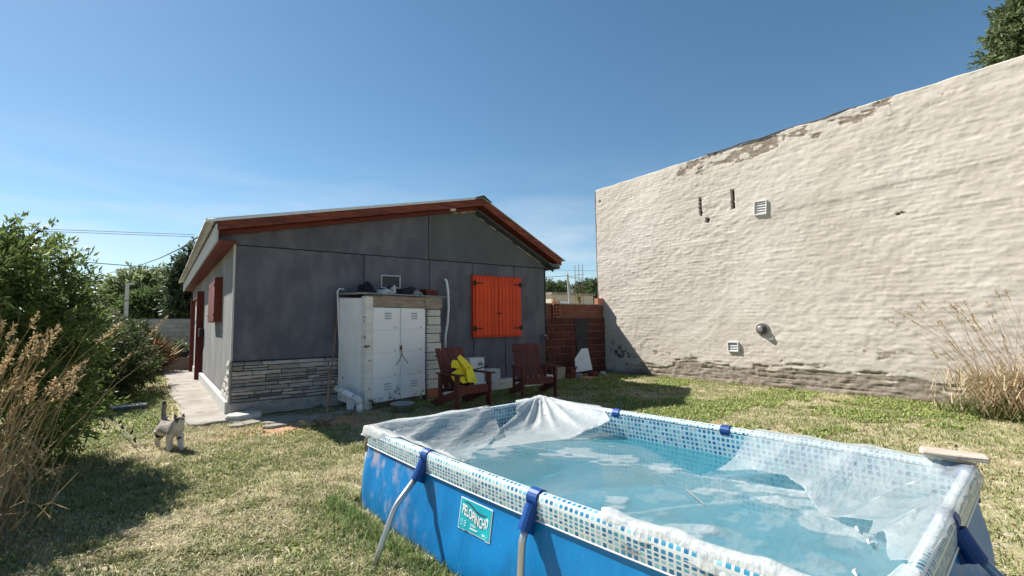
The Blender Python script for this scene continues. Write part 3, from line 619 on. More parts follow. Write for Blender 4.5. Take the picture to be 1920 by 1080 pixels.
# closed red shutters on the side wall
sh2 = thing('window_shutters', 'dark red shutter box on the sunlit side wall of the house', 'shutters', (HX0, 11.2, 1.5))
y0, y1, z0, z1, xo = 10.40, 11.75, 1.50, 2.34, .80
mk('frame', MB().box(xo+.02, HX0-.001, y0, y1, z0, z1), M['redwood_y'], sh2, True, bevel=.005)
for a, b_ in ((y0+.01, (y0+y1)/2-.006), ((y0+y1)/2+.006, y1-.01)):
    mk('leaf', MB().box(xo, xo+.019, a, b_, z0+.015, z1-.015), M['redwood_y'], sh2, True, bevel=.004)
    for zz in (z0+.14, z1-.14): mk('hinge', MB().box(xo-.008, xo-.001, (a if a < 11 else b_-.16), (a+.16 if a < 11 else b_), zz-.02, zz+.02), M['black_iron'], sh2, True)
# red door set in a projecting frame
dr = thing('door', 'red door in projecting frame on the sunlit side of the house', 'door', (HX0, 16, 0))
mk('frame', MB().box(HX0-.16, HX0-.001, 15.0, 15.09, .05, 2.36).box(HX0-.16, HX0-.001, 17.9, 18.0, .05, 2.32).box(HX0-.12, HX0-.001, 15.09, 17.9, 2.22, 2.30), M['redwood_y'], dr, True, bevel=.004)
dl = mk('door_leaf', MB().box(HX0-.07, HX0-.01, 15.092, 16.3, .06, 2.21), M['redwood_y'], dr, True, bevel=.004)
mk('side_light', MB().box(HX0-.05, HX0-.012, 16.31, 17.89, .06, 2.21), M['white_trim'], dr, True)
mk('handle', MB().bar((HX0-.10, 15.25, 1.02), (HX0-.10, 15.40, 1.02), .02, .02), M['black_iron'], dr, True)
for yv, lb in ((14.55, 'small black meter box on side wall between shutter and red door'), (18.35, 'small black box on side wall beyond the red door')):
    mbx = mk('meter_box', MB().box(HX0-.11, HX0-.001, yv, yv+.34, 1.16, 1.38).box(HX0-.02, HX0-.001, yv+.1, yv+.12, .80, 1.16), M['black_iron'], None, bevel=.008); tag(mbx, lb, 'meter box')
# tap on a stand pipe by the right corner with a black hose
tp = ony(1022, 632, HY0-.06); t = thing('garden_tap', 'brass tap with black hose on the right end of gable wall', 'tap', (tp.x, tp.y, .2))
mk('pipe', MB().tube([(tp.x, tp.y+.03, .20), (tp.x, tp.y+.03, tp.z)], .011).tube([(tp.x, tp.y+.055, tp.z), (tp.x, tp.y-.05, tp.z)], .013), M['rust'], t, True)
mk('handle', MB().bar((tp.x-.05, tp.y-.02, tp.z+.05), (tp.x+.05, tp.y-.02, tp.z+.05), .016, .012).tube([(tp.x, tp.y-.02, tp.z), (tp.x, tp.y-.02, tp.z+.05)], .007), M['vent_metal'], t, True)
mk('spout', MB().tube([(tp.x, tp.y-.05, tp.z), (tp.x, tp.y-.08, tp.z-.01), (tp.x, tp.y-.09, tp.z-.05)], .012), M['vent_metal'], t, True, smooth=True)
hz_ = [(tp.x, tp.y-.09, tp.z-.04)]+[(tp.x-.10*math.sin(k*.5), tp.y-.09-.01*k, tp.z-.04-k*.068) for k in range(1, 10)]
mk('hose', MB().tube(hz_, .011, 6).tube([(tp.x-.02, tp.y-.02, tp.z+.02), (tp.x-.13, tp.y-.03, tp.z+.05), (tp.x-.18, tp.y-.04, tp.z-.1), (tp.x-.17, tp.y-.06, .5), (tp.x-.14, tp.y-.09, .23)], .010, 6), M['cable'], t, True, smooth=True)

# ================================================================== WHITE SHED WITH LOCKER DOORS
sd = thing('tool_shed', 'white masonry cupboard with metal locker doors against the gable wall', 'shed', SHC, SHA)
def sp(name, mb, mat, **k): return mk(name, mb, mat, sd, False, **k)
SHW = 1.72; SZ = 1.88
# left side wall: tapers back to the gable
mb = MB(); mb.prism([(0, .16, .02), (0, .16, SZ-.01), (-.02, .80, SZ+.02), (-.02, .80, .10)], (.10, 0, 0)); sp('side_wall', mb, M['white_paint'], bevel=.015)
mb = MB(); mb.box(0, .14, 0, .155, .0, SZ+.02); sp('corner_post', mb, M['white_flaky'], bevel=.012)
mb = MB(); mb.box(.14, 1.40, .02, .14, 1.715, SZ+.04); sp('lintel', mb, M['wood_grey'], bevel=.008)
mb = MB(); mb.box(1.30, 1.74, .0, .16, 1.70, SZ+.05); sp('lintel_end', mb, M['wood_grey'], bevel=.008)
mb = MB(); mb.box(.12, 1.34, .10, .125, .0, .10); sp('sill', mb, M['concrete'], bevel=.01)
dw = .585
for i in range(2):
    x0 = .145+i*(dw+.008); d = sp('door', MB().box(x0, x0+dw, .035, .065, .09, 1.71), M['locker'], bevel=.005)
    ez = [.09, .50, .92, 1.32, 1.71]
    for j in range(4):
        q = mk('door_panel', MB().box(x0+.006, x0+dw-.006, .022, .0345, ez[j]+.005, ez[j+1]-.005), M['locker'], d, bevel=.004); q.location -= d.location
    for zc in (.30, 1.52):
        for k in range(3):
            zz = zc+k*.045; q = mk('louvre', MB().prism([(x0+dw*.42, .0215, zz), (x0+dw*.42, .008, zz+.004), (x0+dw*.42, .0215, zz+.022)], (.14, 0, 0)), M['locker'], d); q.location -= d.location
            q = mk('louvre_gap', MB().box(x0+dw*.42, x0+dw*.42+.14, .019, .0219, zz-.010, zz-.001), M['black_iron'], d); q.location -= d.location
mk('latch', MB().box(.715, .765, .004, .024, .96, 1.04), M['rust'], sd, bevel=.004)
mk('tie_wire', MB().tube([(.74, .0, 1.0), (.735, -.012, .9), (.745, -.008, .86)], .007, 6).tube([(.742, -.008, .88), (.69, -.012, .78), (.62, -.01, .70)], .0055, 6).tube([(.742, -.008, .88), (.81, -.012, .79), (.88, -.01, .71)], .0055, 6), M['cable'], sd)
mb = MB(); mb.box(.10, 1.40, .10, .80, .02, .09).box(1.36, 1.70, .16, .62, 0, 1.70).box(.10, 1.36, .60, .66, .09, SZ); sp('inner_block', mb, M['core'])
# brick pier on the right, painted white above and bare below
z = .0; i = 0; rr = random.Random(5)
while z < 1.68:
    h = .17+rr.uniform(-.015, .02); h = min(h, 1.695-z)
    br = sp('pier_brick', MB().box(1.385+rr.uniform(-.012,.012), 1.72+rr.uniform(-.02,.015), .02+rr.uniform(-.012,.01), .15, z+.006, z+h-.006), M['white_flaky'] if z > .04 else M['brick_orange'], bevel=.012)
    for k in range(4):
        zz = z+.02+k*(h-.03)/4; q = mk('brick_groove', MB().box(1.41, 1.70, .008, .03, zz, zz+.014), br.data.materials[0], br); q.location -= br.location
    z += h; i += 1
# corrugated lid
yy2 = np.linspace(-.05, .84, 3); xx2 = np.linspace(-.06, 1.80, 150)
V = np.array([[x, y, SZ+.065+.012*math.sin(x*2*math.pi/.076)+.03*y] for y in yy2 for x in xx2]); I = np.arange(len(V)).reshape(3, 150)
F = np.stack([I[:-1,:-1], I[:-1,1:], I[1:,1:], I[1:,:-1]], -1).reshape(-1, 4)
o = npmesh('lid_sheet', V, F, M['galv'], sd, False, smooth=True); o.modifiers.new('s', 'SOLIDIFY').thickness = .004
sp('lid_batten', MB().box(-.02, .30, -.03, .05, SZ+.02, SZ+.055), M['flashing'])
# things lying on the shed lid
def shw(x, y, z): return TM[sd.name] @ Vector((x, y, z))
def crumple(name, c, s, seed, mat, spikes=0, label='', cat='cloth', rot=0):
    bm = bmesh.new(); bmesh.ops.create_icosphere(bm, subdivisions=3, radius=1); r = random.Random(seed)
    ph = [Vector((r.uniform(-1,1), r.uniform(-1,1), r.uniform(-1,1))).normalized() for _ in range(14)]
    for v in bm.verts:
        d = v.co.normalized(); k = 1+sum(.16*math.sin(9*d.dot(p)+i) for i, p in enumerate(ph[:7]))*.6
        for p in ph[7:7+spikes]:
            a = max(0, d.dot(Vector((p.x, p.y, abs(p.z)+.3)).normalized())); k += .9*a**14
        v.co = Vector((d.x*s[0]*k, d.y*s[1]*k, max(-.02, d.z*s[2]*k)))
    me = bpy.data.meshes.new(name); bm.to_mesh(me); bm.free(); me.materials.append(mat)
    o = bpy.data.objects.new(name, me); o.location = c; o.rotation_euler = (0, 0, rot); COL.objects.link(o); return tag(o, label, cat)
zt = SZ+.095
crumple('cloth_bundle', shw(.26, .3, zt), (.13, .10, .12), 3, M['black_cloth'], 4, 'black crumpled cloth on the left end of shed lid')
crumple('cloth_bundle', shw(.93, .28, zt), (.27, .12, .085), 8, M['black_cloth'], 3, 'long black crumpled tarp in the middle of shed lid')
crumple('rag', shw(.52, .22, zt-.01), (.17, .09, .055), 5, M['fascia_grey'], 2, 'pale grey rag between black cloths on shed lid')
crumple('rag', shw(1.27, .20, zt), (.12, .08, .06), 12, M['stone'], 3, 'grey crumpled bag beside the brick on shed lid')
def hollow_brick(name, mat, L=.33, H=.12, W=.18, nx=2, nz_=3):
    """extruded ceramic brick, open cells at both ends (along x)"""
    mb = MB(); t = .012
    for k in range(nx+1): y = -W/2+k*(W-t)/nx; mb.box(-L/2, L/2, y, y+t, 0, H)
    for k in range(nz_+1):
        z = k*(H-t)/nz_
        for j in range(nx): y = -W/2+j*(W-t)/nx+t; mb.box(-L/2, L/2, y, y+(W-t)/nx-t, z, z+t)
    return mk(name, mb, mat)
hb = hollow_brick('hollow_brick', M['brick_red']); hb.location = shw(1.55, .18, zt-.012); hb.rotation_euler = (0, 0, SHA+.1); tag(hb, 'hollow red brick on the right end of shed lid', 'brick')
st = crumple('stub_post', shw(.70, .2, zt-.02), (.045, .04, .14), 15, M['stone'], 2, 'grey upright scrap standing between cloths on shed lid', 'scrap')

# pipes and sticks around the shed
t = thing('drain_pipe', 'white plastic drain pipe bending down at the shed side', 'pipe', (2.6, 7.8, 0))
a, b_, c_ = Vector((2.52, 8.42, .40)), gnd(664, 738, .0), None
P0 = ony(631, 728, 8.30); P1 = ony(667, 747, 7.80)
mk('slant_pipe', MB().tube([P0, P0.lerp(P1, .5), P0.lerp(P1, .93)], .052, 14).tube([P0.lerp(P1, .44), P0.lerp(P1, .52)], .060, 14), M['pvc'], t, True, smooth=True)
mk('elbow', MB().tube([P0.lerp(P1, .92), P1+Vector((0,0,.002)), P1+Vector((.035,-.03,-.03)), P1+Vector((.045,-.04,-.09))], .057, 14), M['pvc'], t, True, smooth=True)
mk('down_pipe', MB().tube([P1+Vector((.045,-.04,-.08)), (P1.x+.048, P1.y-.042, -.02)], .051, 14), M['pvc'], t, True, smooth=True)
mk('support', MB().box(P0.x+.10, P0.x+.20, P0.y-.30, P0.y-.22, 0, P0.z-.10), M['white_paint'], t, True)
q = ony(633, 542, 8.60); q2 = ony(640, 722, 8.55)
tag(mk('thin_pipe', MB().tube([q+Vector((.12,.02,.0)), q+Vector((.03,0,.005)), q+Vector((0,0,-.04)), q.lerp(q2, .5)+Vector((-.005,0,0)), q2], .016, 8), M['pvc'], None, smooth=True), 'thin white pipe running up the side of white shed', 'pipe')
w0 = ony(834, 527, 8.67); pts = [w0+Vector((-.01, .03, .02)), w0+Vector((.0, -.05, .0)), ony(840, 560, 8.60), ony(842, 590, 8.60), ony(837, 620, 8.60), ony(836, 658, 8.60)]
tag(mk('waste_hose', MB().tube([w0+Vector((0,.04,.03)), w0+Vector((0,-.03,.03)), w0+Vector((.01,-.06,-.01)), ony(840,545,8.62), ony(841,575,8.6), ony(839,605,8.6), ony(835,630,8.6), ony(834.5,662,8.6)], [.022,.024,.024,.026,.025,.025,.023,.022], 10), M['pvc'], None, smooth=True), 'white flexible hose hanging on the wall beside the brick pier', 'hose')
tag(mk('wooden_stick', MB().tube([gnd(611, 797), ony(614, 755, 7.55), ony(617, 697, 7.95)], [.016,.015,.013], 8), M['stick'], None), 'short pale stick standing in the ground before stone cladding', 'stick')
tag(mk('wooden_stick', MB().tube([gnd(616, 752)*1 if False else Vector((2.28, 8.20, .0)), ony(622, 690, 8.42), ony(633, 585, 8.69)], [.015,.014,.012], 8), M['stick'], None), 'long brown stick leaning on gable wall next to white shed', 'stick')
mb = MB(); mb.lathe([(.02,.0),(.15,.0),(.185,.12),(.20,.125),(.195,.135),(.175,.12),(.14,.02),(.02,.018)], 24)
bs_ = mk('wash_basin', mb, M['vent_metal'], None, smooth=True); p = gnd(757, 772); bs_.location = (p.x, p.y+.05, 0); tag(bs_, 'shallow grey basin on the ground before locker doors', 'basin')

# ================================================================== CHAIRS
def make_chair(label, loc, rot):
    t = thing('garden_chair', label, 'chair', loc, rot, 'dark red slatted garden chairs')
    C = M['chair']
    bt, bb = Vector((0, .47, .99)), Vector((0, .16, .27))          # top and foot of the reclined back
    up = (bb-bt).cross(Vector((1,0,0)))
    n = 5; w = .60/n
    for i in range(n):
        x = -.30+(i+.5)*w; mk('back_slat', MB().bar((x, bb.y, bb.z), (x, bt.y, bt.z-(.0 if i in (1,2,3) else .008)), w-.016, .022, up), C, t, bevel=.005)
    for f in (.30, .80):
        p = bb.lerp(bt, f)+Vector((0, .024, .008)); mk('back_rail', MB().bar((-.30, p.y, p.z), (.30, p.y, p.z), .06, .024, up.normalized().cross(Vector((1,0,0)))), C, t, bevel=.004)
    for i in range(n):
        x = -.27+(i+.5)*.54/n; mk('seat_slat', MB().bar((x, -.25, .372), (x, .22, .30), .54/n-.014, .022), C, t, bevel=.004)
    mk('front_apron', MB().box(-.30, .30, -.275, -.25, .245, .368), C, t, bevel=.004)
    for s in (-1, 1):
        x = s*.335
        mk('front_leg', MB().box(x-.02, x+.02, -.30, -.19, 0, .555), C, t, bevel=.004)
        mk('back_leg', MB().bar((x-s*.005, -.20, .26), (x-s*.005, .50, .02), .035, .12, (0,0,1)), C, t, bevel=.004)
        mk('rear_post', MB().box(x-.018, x+.018, .20, .29, .03, .555), C, t, bevel=.004)
        mk('arm', MB().prism([(x-.055, -.37, .557), (x+.055, -.37, .557), (x+.060, -.20, .557), (x+.04, .34, .557), (x-.04, .34, .557), (x-.060, -.20, .557)], (0, 0, .024)), C, t, bevel=.005)
    mk('stretcher', MB().box(-.315, .315, .225, .265, .25, .31), C, t)
    return t
CHL = (Vector((4.24, 7.12, 0)), R_(6)); CHR = (Vector((5.94, 7.32, 0)), R_(-17))
make_chair('dark red slatted garden chair holding a yellow bundle, beside white shed', *CHL)
make_chair('empty dark red slatted garden chair below the orange shutters', *CHR)
# yellow and black bundle on the seat
TL = Matrix.Translation(CHL[0]) @ Matrix.Rotation(CHL[1], 4, 'Z')
yb = thing('folded_kite', 'crumpled yellow and black nylon bundle lying on garden chair seat', 'nylon bundle', TL @ Vector((.02, .0, .40)), CHL[1]+.1)
def petal(c, w, h, tilt, yawd, rolld, mat, name):
    mb = MB(); n = 5
    Mx = Matrix.Translation(c) @ Matrix.Rotation(R_(yawd), 4, 'Z') @ Matrix.Rotation(R_(tilt), 4, 'X') @ Matrix.Rotation(R_(rolld), 4, 'Y')
    vs = []
    for s in (0, 1):
        for i in range(n+1):
            for j in range(n+1):
                a, b_ = i/n-.5, j/n-.5; k = 1-.35*abs(b_)*2*(b_ > 0)
                vs.append(Mx @ Vector((a*w*k, .012*s+.035*math.sin(a*7+b_*4+c[0]*20)*(.5-abs(a)), b_*h)))
    m_ = (n+1)*(n+1); fs = []
    for i in range(n):
        for j in range(n):
            q = (i*(n+1)+j, (i+1)*(n+1)+j, (i+1)*(n+1)+j+1, i*(n+1)+j+1); fs.append(q); fs.append(tuple(m_+k for k in q[::-1]))
    rim = [i*(n+1) for i in range(n+1)]+[n*(n+1)+j for j in range(1, n+1)]+[i*(n+1)+n for i in range(n-1, -1, -1)]+[j for j in range(n-1, 0, -1)]
    for a, b_ in zip(rim, rim[1:]+rim[:1]): fs.append((a, b_, b_+m_, a+m_))
    mb.add(vs, fs); return mk(name, mb, mat, yb)
for i, (c, w, h, a, y_, r_) in enumerate((((0,.06,.16),.19,.30,-25,-20,25),((-.02,.02,.30),.16,.20,-35,15,-25),((-.17,-.01,.10),.15,.17,-30,-30,-35),((-.10,-.04,.06),.13,.13,-50,20,10),((-.16,.03,.27),.13,.11,-20,-10,8),((.11,-.03,.07),.14,.16,-35,35,40),((.12,.02,.21),.12,.11,-30,25,-30),((.05,-.06,.10),.16,.22,-30,0,12))):
    petal(c, w, h, a, y_, r_, M['yellow'], 'yellow_panel')
yb.scale = (1.22, 1.22, 1.22)
for c, w, h, a, y_, r_ in (((.02,.07,.14),.26,.34,-24,-16,25),((.15,.04,.10),.14,.30,-30,20,55),((-.05,-.005,.03),.40,.12,-60,0,0)):
    petal(c, w, h, a, y_, r_, M['black_cloth'], 'black_panel')
mk('spar', MB().tube([(.08, .0, .16), (.36, -.05, .20)], .009, 6).box(.34, .38, -.07, -.03, .185, .215), M['black_cloth'], yb)
# cartons on the ledge
def carton(lo, hi, rot, label, prints):
    c = (Vector(lo)+Vector(hi))/2; t = thing('carton', label, 'box', (c.x, c.y, lo[2]), rot, 'white cartons behind the garden chairs')
    w, d, h = (hi[0]-lo[0])/2, (hi[1]-lo[1])/2, hi[2]-lo[2]
    mk('carton_body', MB().box(-w, w, -d, d, 0, h), M['carton'], t, bevel=.004)
    mk('flap', MB().box(-w, 0-.002, -d, d, h+.001, h+.006), M['carton'], t); mk('flap', MB().box(.002, w, -d, d, h+.001, h+.007), M['carton'], t)
    for a, b_, zz, hh2 in prints: mk('print', MB().box(w*a, w*b_, -d-.003, -d-.001, zz, zz+hh2), M['print'], t)
p = ony(893, 700, 8.45)
carton((p.x-.20, 8.40, .20), (p.x+.17, 8.66, .70), .05, 'tall white carton with dark print standing behind the chairs', ((.1,.8,.36,.035),(.2,.6,.41,.015),(-.95,-.93,.0,.48),(.1,.7,.335,.012)))
p = ony(922, 700, 8.42)
carton((p.x-.13, 8.38, .20), (p.x+.20, 8.62, .44), -.1, 'low white carton next to the tall carton on the ledge', ())
# wire basket of odds and ends on the ground under the boxes
wb = thing('wire_basket', 'small dark wire basket with pale scraps between the garden chairs', 'basket', gnd(919, 726)+Vector((0,0,0)))
for k in range(3): mk('hoop', MB().tube([(.15*math.cos(a), .11*math.sin(a), .02+k*.09) for a in np.linspace(0, 2*math.pi, 17)], .006, 5, False), M['black_iron'], wb)
for a in np.linspace(0, 2*math.pi, 11)[:-1]: mk('upright', MB().tube([(.15*math.cos(a), .11*math.sin(a), 0), (.15*math.cos(a), .11*math.sin(a), .21)], .005, 5), M['black_iron'], wb)
o = crumple('paper_scrap', gnd(919, 726)+Vector((0,0,.03)), (.10, .07, .11), 31, M['carton'], 3, 'pale crumpled paper inside the dark wire basket', 'paper')

# ================================================================== BACK YARD WALL AND RUBBLE
BW0, BW1, BY = HX1+.03, TWX+.02, 9.50
bw = thing('yard_wall', 'dark red hollow brick wall between house and tan building', 'wall', ((BW0+BW1)/2, BY, 0))
mk('mortar_bed', MB().box(BW0, BW1, BY+.012, BY+.14, 0, 1.55), M['mortar'], bw, True)
bmesh_ = [mk('tmp', MB().box(-.5, .5, -.5, .5, -.5, .5, jit=.012), None, None, recenter=False) for _ in range(4)]
BMS = {}
for key, mt in (('red', M['brick_red']), ('or', M['brick_orange']), ('bd', M['brick_band']), ('bl', M['block'])):
    BMS[key] = []
    for t_ in bmesh_:
        me = t_.data.copy(); me.name = 'brick'; me.materials.append(mt); BMS[key].append(me)
for t_ in bmesh_: bpy.data.objects.remove(t_)
rr = random.Random(2); rows = 8; rh = 1.55/rows
for r in range(rows):
    x = BW0-(.17 if r % 2 else 0)
    while x < BW1:
        a, b_ = max(x, BW0), min(x+.34, BW1)
        if b_-a > .05: inst('brick', rr.choice(BMS['red']), bw, ((a+b_)/2, BY+.012+rr.uniform(-.004,.010), (r+.5)*rh), (0,0,0), (b_-a-.014, .06, rh-.016), True)
        x += .34
mk('render_patch', MB().prism([(9.15, BY-.03, .05), (9.75, BY-.03, .05), (9.62, BY-.03, .9), (9.66, BY-.03, 1.50), (9.12, BY-.03, 1.52), (9.20, BY-.03, .8)], (0, .02, 0)), M['core'], bw, True)
# upper band of raw thin courses, set back, with a pale cap
mk('mortar_bed', MB().box(BW0, BW1, BY+.075, BY+.15, 1.551, 1.90), M['mortar'], bw, True)
for r in range(6):
    x = BW0-(.12 if r % 2 else 0)
    while x < BW1-.02:
        a, b_ = max(x, BW0), min(x+.26, BW1-.0)
        if b_-a > .04: inst('brick', rr.choice(BMS['bd']), bw, ((a+b_)/2, BY+.075+rr.uniform(-.004,.004), 1.551+(r+.5)*.058), (0,0,0), (b_-a-.010, .05, .049), True)
        x += .26
mk('coping', MB().box(BW0, BW1, BY+.03, BY+.17, 1.90, 1.935), M['concrete'], bw, True, bevel=.008)
inst('end_brick', BMS['or'][0], bw, (TWX-.10, BY+.10, 2.02), (0,0,.05), (.26, .14, .17), True)
hbk = hollow_brick('hollow_brick', M['brick_orange'], .18, .36, .20, 2, 4); q = ony(1042, 583, BY+.02); hbk.location = (q.x, BY+.10-.06, 1.56); hbk.rotation_euler = (0, 0, R_(78)); tag(hbk, 'upright hollow orange brick standing on the red yard wall', 'brick')
# white board, bricks and tile at the wall foot
def rub(name, u, v, sz, rot, mat, label, cat, z=0.0, tilt=0, Y=None, group=None):
    p = gnd(u, v, z) if Y is None else ony(u, v, Y)
    o = mk(name, MB().box(-sz[0]/2, sz[0]/2, -sz[1]/2, sz[1]/2, 0, sz[2], jit=.006), mat, None, bevel=.006); o.location = (p.x, p.y, z if Y is None else p.z); o.rotation_euler = (tilt, 0, rot); return tag(o, label, cat, group)
bp = Vector((8.62, 9.02, 0))
o = mk('white_board', MB().prism([(-.26, 0, 0), (.26, 0, .05), (.22, .0, .62), (.02, 0, .62), (-.22, 0, .36)], (0, .03, 0)), M['tile_white'], None, bevel=.004); q = ony(1095, 695, 8.95); o.location = (q.x, 8.95, .12); o.rotation_euler = (R_(-14), 0, R_(-14)); tag(o, 'white cut board leaning among bricks before the red yard wall', 'board')
q = Vector(o.location)
for i, (dx, dy, dz, sz, rt, mt, lb) in enumerate((
    (.12,-.22,0,(.36,.18,.13),.35,'brick_red','red brick lying at the foot of the white board'),
    (-.20,-.34,0,(.40,.26,.03),.2,'brick_orange','flat terracotta tile on the ground near the white board'),
    (-.62,-.05,0,(.38,.20,.16),-.2,'brick_red','red brick in the rubble close to the garden tap'),
    (-.55,-.05,.165,(.34,.17,.11),.5,'brick_red','red brick stacked on top of the rubble brick'),
    (-.22,.15,0,(.36,.18,.26),.1,'brick_red','red brick standing behind the white board'),
    (-.92,-.02,0,(.30,.22,.30),.1,'concrete','pale concrete block at the end of the house ledge'),
    (-.36,-.15,0,(.22,.16,.10),.7,'concrete','small pale rubble lump between the bricks'))):
    o = mk('brick' if mt != 'concrete' and sz[2] > .05 else ('terracotta_tile' if mt == 'brick_orange' else 'concrete_block'), MB().box(-sz[0]/2, sz[0]/2, -sz[1]/2, sz[1]/2, 0, sz[2], jit=.01), M[mt], None, bevel=.008)
    o.location = (q.x+dx, q.y+dy, dz); o.rotation_euler = (0, 0, rt); tag(o, lb, 'brick' if 'brick' in mt and sz[2] > .05 else 'rubble', 'rubble before the yard wall')
o = mk('plank_scrap', MB().bar((0,0,0), (.10,.12,.42), .16, .02), M['chair'], None); o.location = (q.x-.98, q.y+.12, .3); tag(o, 'dark red plank scrap leaning over the rubble by the tap', 'plank', 'rubble before the yard wall')
o = mk('brick_half', MB().box(-.10, .10, -.05, .05, 0, .09, jit=.008), M['stone_white'], None, bevel=.008); p = gnd(1130, 699, .03); o.location = (p.x-.25, p.y-.25, 0); o.rotation_euler = (0, .3, .6); tag(o, 'small pale half brick at the shaded foot of tan wall', 'brick')

# ================================================================== POOL
pool = thing('frame_pool', 'rectangular blue frame pool with mosaic rim and steel legs', 'pool', POOLA, PA)
RZ = .585; WZ = .392
def rrect(off, n_c=8, bow=True):
    """perimeter of the pool outline offset outwards, as list of (x,y,s)"""
    r = .10+max(off, -.07); pts = []
    x0, x1, y0, y1 = -off, PW+off, -PL-off, off
    def corner(cx, cy, a0):
        for i in range(n_c+1):
            a = a0+math.pi/2*i/n_c; pts.append((cx+r*math.cos(a), cy+r*math.sin(a)))
    def edge(p, q, k):
        for i in range(1, k): pts.append((p[0]+(q[0]-p[0])*i/k, p[1]+(q[1]-p[1])*i/k))
    corner(x0+r, y1-r, math.pi/2); edge((x0, y1-r), (x0, y0+r), 70); corner(x0+r, y0+r, math.pi); edge((x0+r, y0), (x1-r, y0), 42)
    corner(x1-r, y0+r, 1.5*math.pi); edge((x1, y0+r), (x1, y1-r), 70); corner(x1-r, y1-r, 0); edge((x1-r, y1), (x0+r, y1), 42)
    pts.append(pts[0])
    out = []; s = 0
    for i, (x, y) in enumerate(pts):
        if i: s += math.hypot(x-pts[i-1][0], y-pts[i-1][1])
        k = .045*math.sin(math.pi*min(max(-y/PL, 0), 1))           # long sides bow outwards
        bx = x-k if x < PW*.3 else (x+k if x > PW*.7 else x)
        out.append((bx if bow else x, y, s))
    return out
def lathe_loop(profile, name, mat, uvscale=1.0, wob=0.0, smooth=True):
    """profile: list of (offset, z, v); swept round the pool outline"""
    rings = []
    for off, z, v in profile:
        P = rrect(off); S = rrect(0)
        rings.append([(x, y, z, S[i][2], v) for i, (x, y, _) in enumerate(P)])
    A = np.array(rings); nr, npt = A.shape[:2]; V = A[:,:,:3].reshape(-1, 3).copy(); UV = np.concatenate([A[:,:,3:5], np.zeros((nr, npt, 1))], 2).reshape(-1, 3)
    if wob:
        s, v = UV[:,0], UV[:,1]; w = wob*((fbm(s*2.2, v*1.5, 3, 80)-.5)+.45*(fbm(s*9, v*2+s*.6, 3, 81)-.5))*np.sin(np.pi*np.clip((.47-V[:,2])/.47, 0, 1))
        cx, cy = PW/2, -PL/2; dx, dy = V[:,0]-cx, V[:,1]-cy
        nx = np.where(np.abs(dx)/PW > np.abs(dy)/PL, np.sign(dx), 0); ny = np.where(nx == 0, np.sign(dy), 0); V[:,0] += nx*w; V[:,1] += ny*w
    I = np.arange(nr*npt).reshape(nr, npt); F = np.stack([I[:-1,:-1], I[:-1,1:], I[1:,1:], I[1:,:-1]], -1).reshape(-1, 4)
    return npmesh(name, V, F, mat, pool, False, smooth=smooth, attrs={'uvw': ('FLOAT_VECTOR', UV)})
# mosaic print
def mosaic(name, cell, white, glossy=.35, wid=.33):
    m, nt, b, o = nmat(name)
    at = nd(nt, 'ShaderNodeAttribute', attribute_name='uvw'); sc = nd(nt, 'ShaderNodeVectorMath', operation='SCALE'); sc.inputs['Scale'].default_value = 1/cell
    nt.links.new(at.outputs['Vector'], sc.inputs[0]); fl_ = nd(nt, 'ShaderNodeVectorMath', operation='FLOOR'); fr = nd(nt, 'ShaderNodeVectorMath', operation='FRACTION')
    nt.links.new(sc.outputs[0], fl_.inputs[0]); nt.links.new(sc.outputs[0], fr.inputs[0]); s = nd(nt, 'ShaderNodeSeparateXYZ'); nt.links.new(fr.outputs[0], s.inputs[0])
    ax = mth(nt, 'ABSOLUTE', mth(nt, 'SUBTRACT', s.outputs['X'], .5)); ay = mth(nt, 'ABSOLUTE', mth(nt, 'SUBTRACT', s.outputs['Y'], .5))
    p4 = mth(nt, 'ADD', mth(nt, 'POWER', ax, 5.0), mth(nt, 'POWER', ay, 5.0)); inside = ramp(nt, p4, wid**5*1.15, wid**5*.85)
    wn = nd(nt, 'ShaderNodeTexWhiteNoise', noise_dimensions='2D'); nt.links.new(fl_.outputs[0], wn.inputs['Vector'])
    cr = nd(nt, 'ShaderNodeValToRGB'); e = cr.color_ramp; e.interpolation = 'CONSTANT'
    cols = ((0,(.012,.13,.27)),(.22,(.035,.23,.37)),(.45,(.09,.33,.42)),(.62,(.22,.45,.50)),(.80,(.02,.18,.36)),(.90,(.30,.42,.44)))
    while len(e.elements) < len(cols): e.elements.new(.5)
    for k, (p_, c_) in enumerate(cols): e.elements[k].position = p_; e.elements[k].color = rgb(c_)
    nt.links.new(wn.outputs['Value'], cr.inputs[0])
    wc = mixc(nt, ramp(nt, noise(nt, 4), .5, .75), white, tuple(q*.80 for q in white))
    c = mixc(nt, inside, wc, cr.outputs[0]); nt.links.new(c, b.inputs['Base Color']); b.inputs['Roughness'].default_value = glossy; b.inputs['Specular IOR Level'].default_value = .4
    bump(nt, b, noise(nt, 14), .15, .01); return m
M['mosaic_rim'] = mosaic('mosaic_rim', .029, (.58,.61,.61)); M['mosaic_in'] = mosaic('mosaic_inner', .036, (.48,.60,.65), .4)
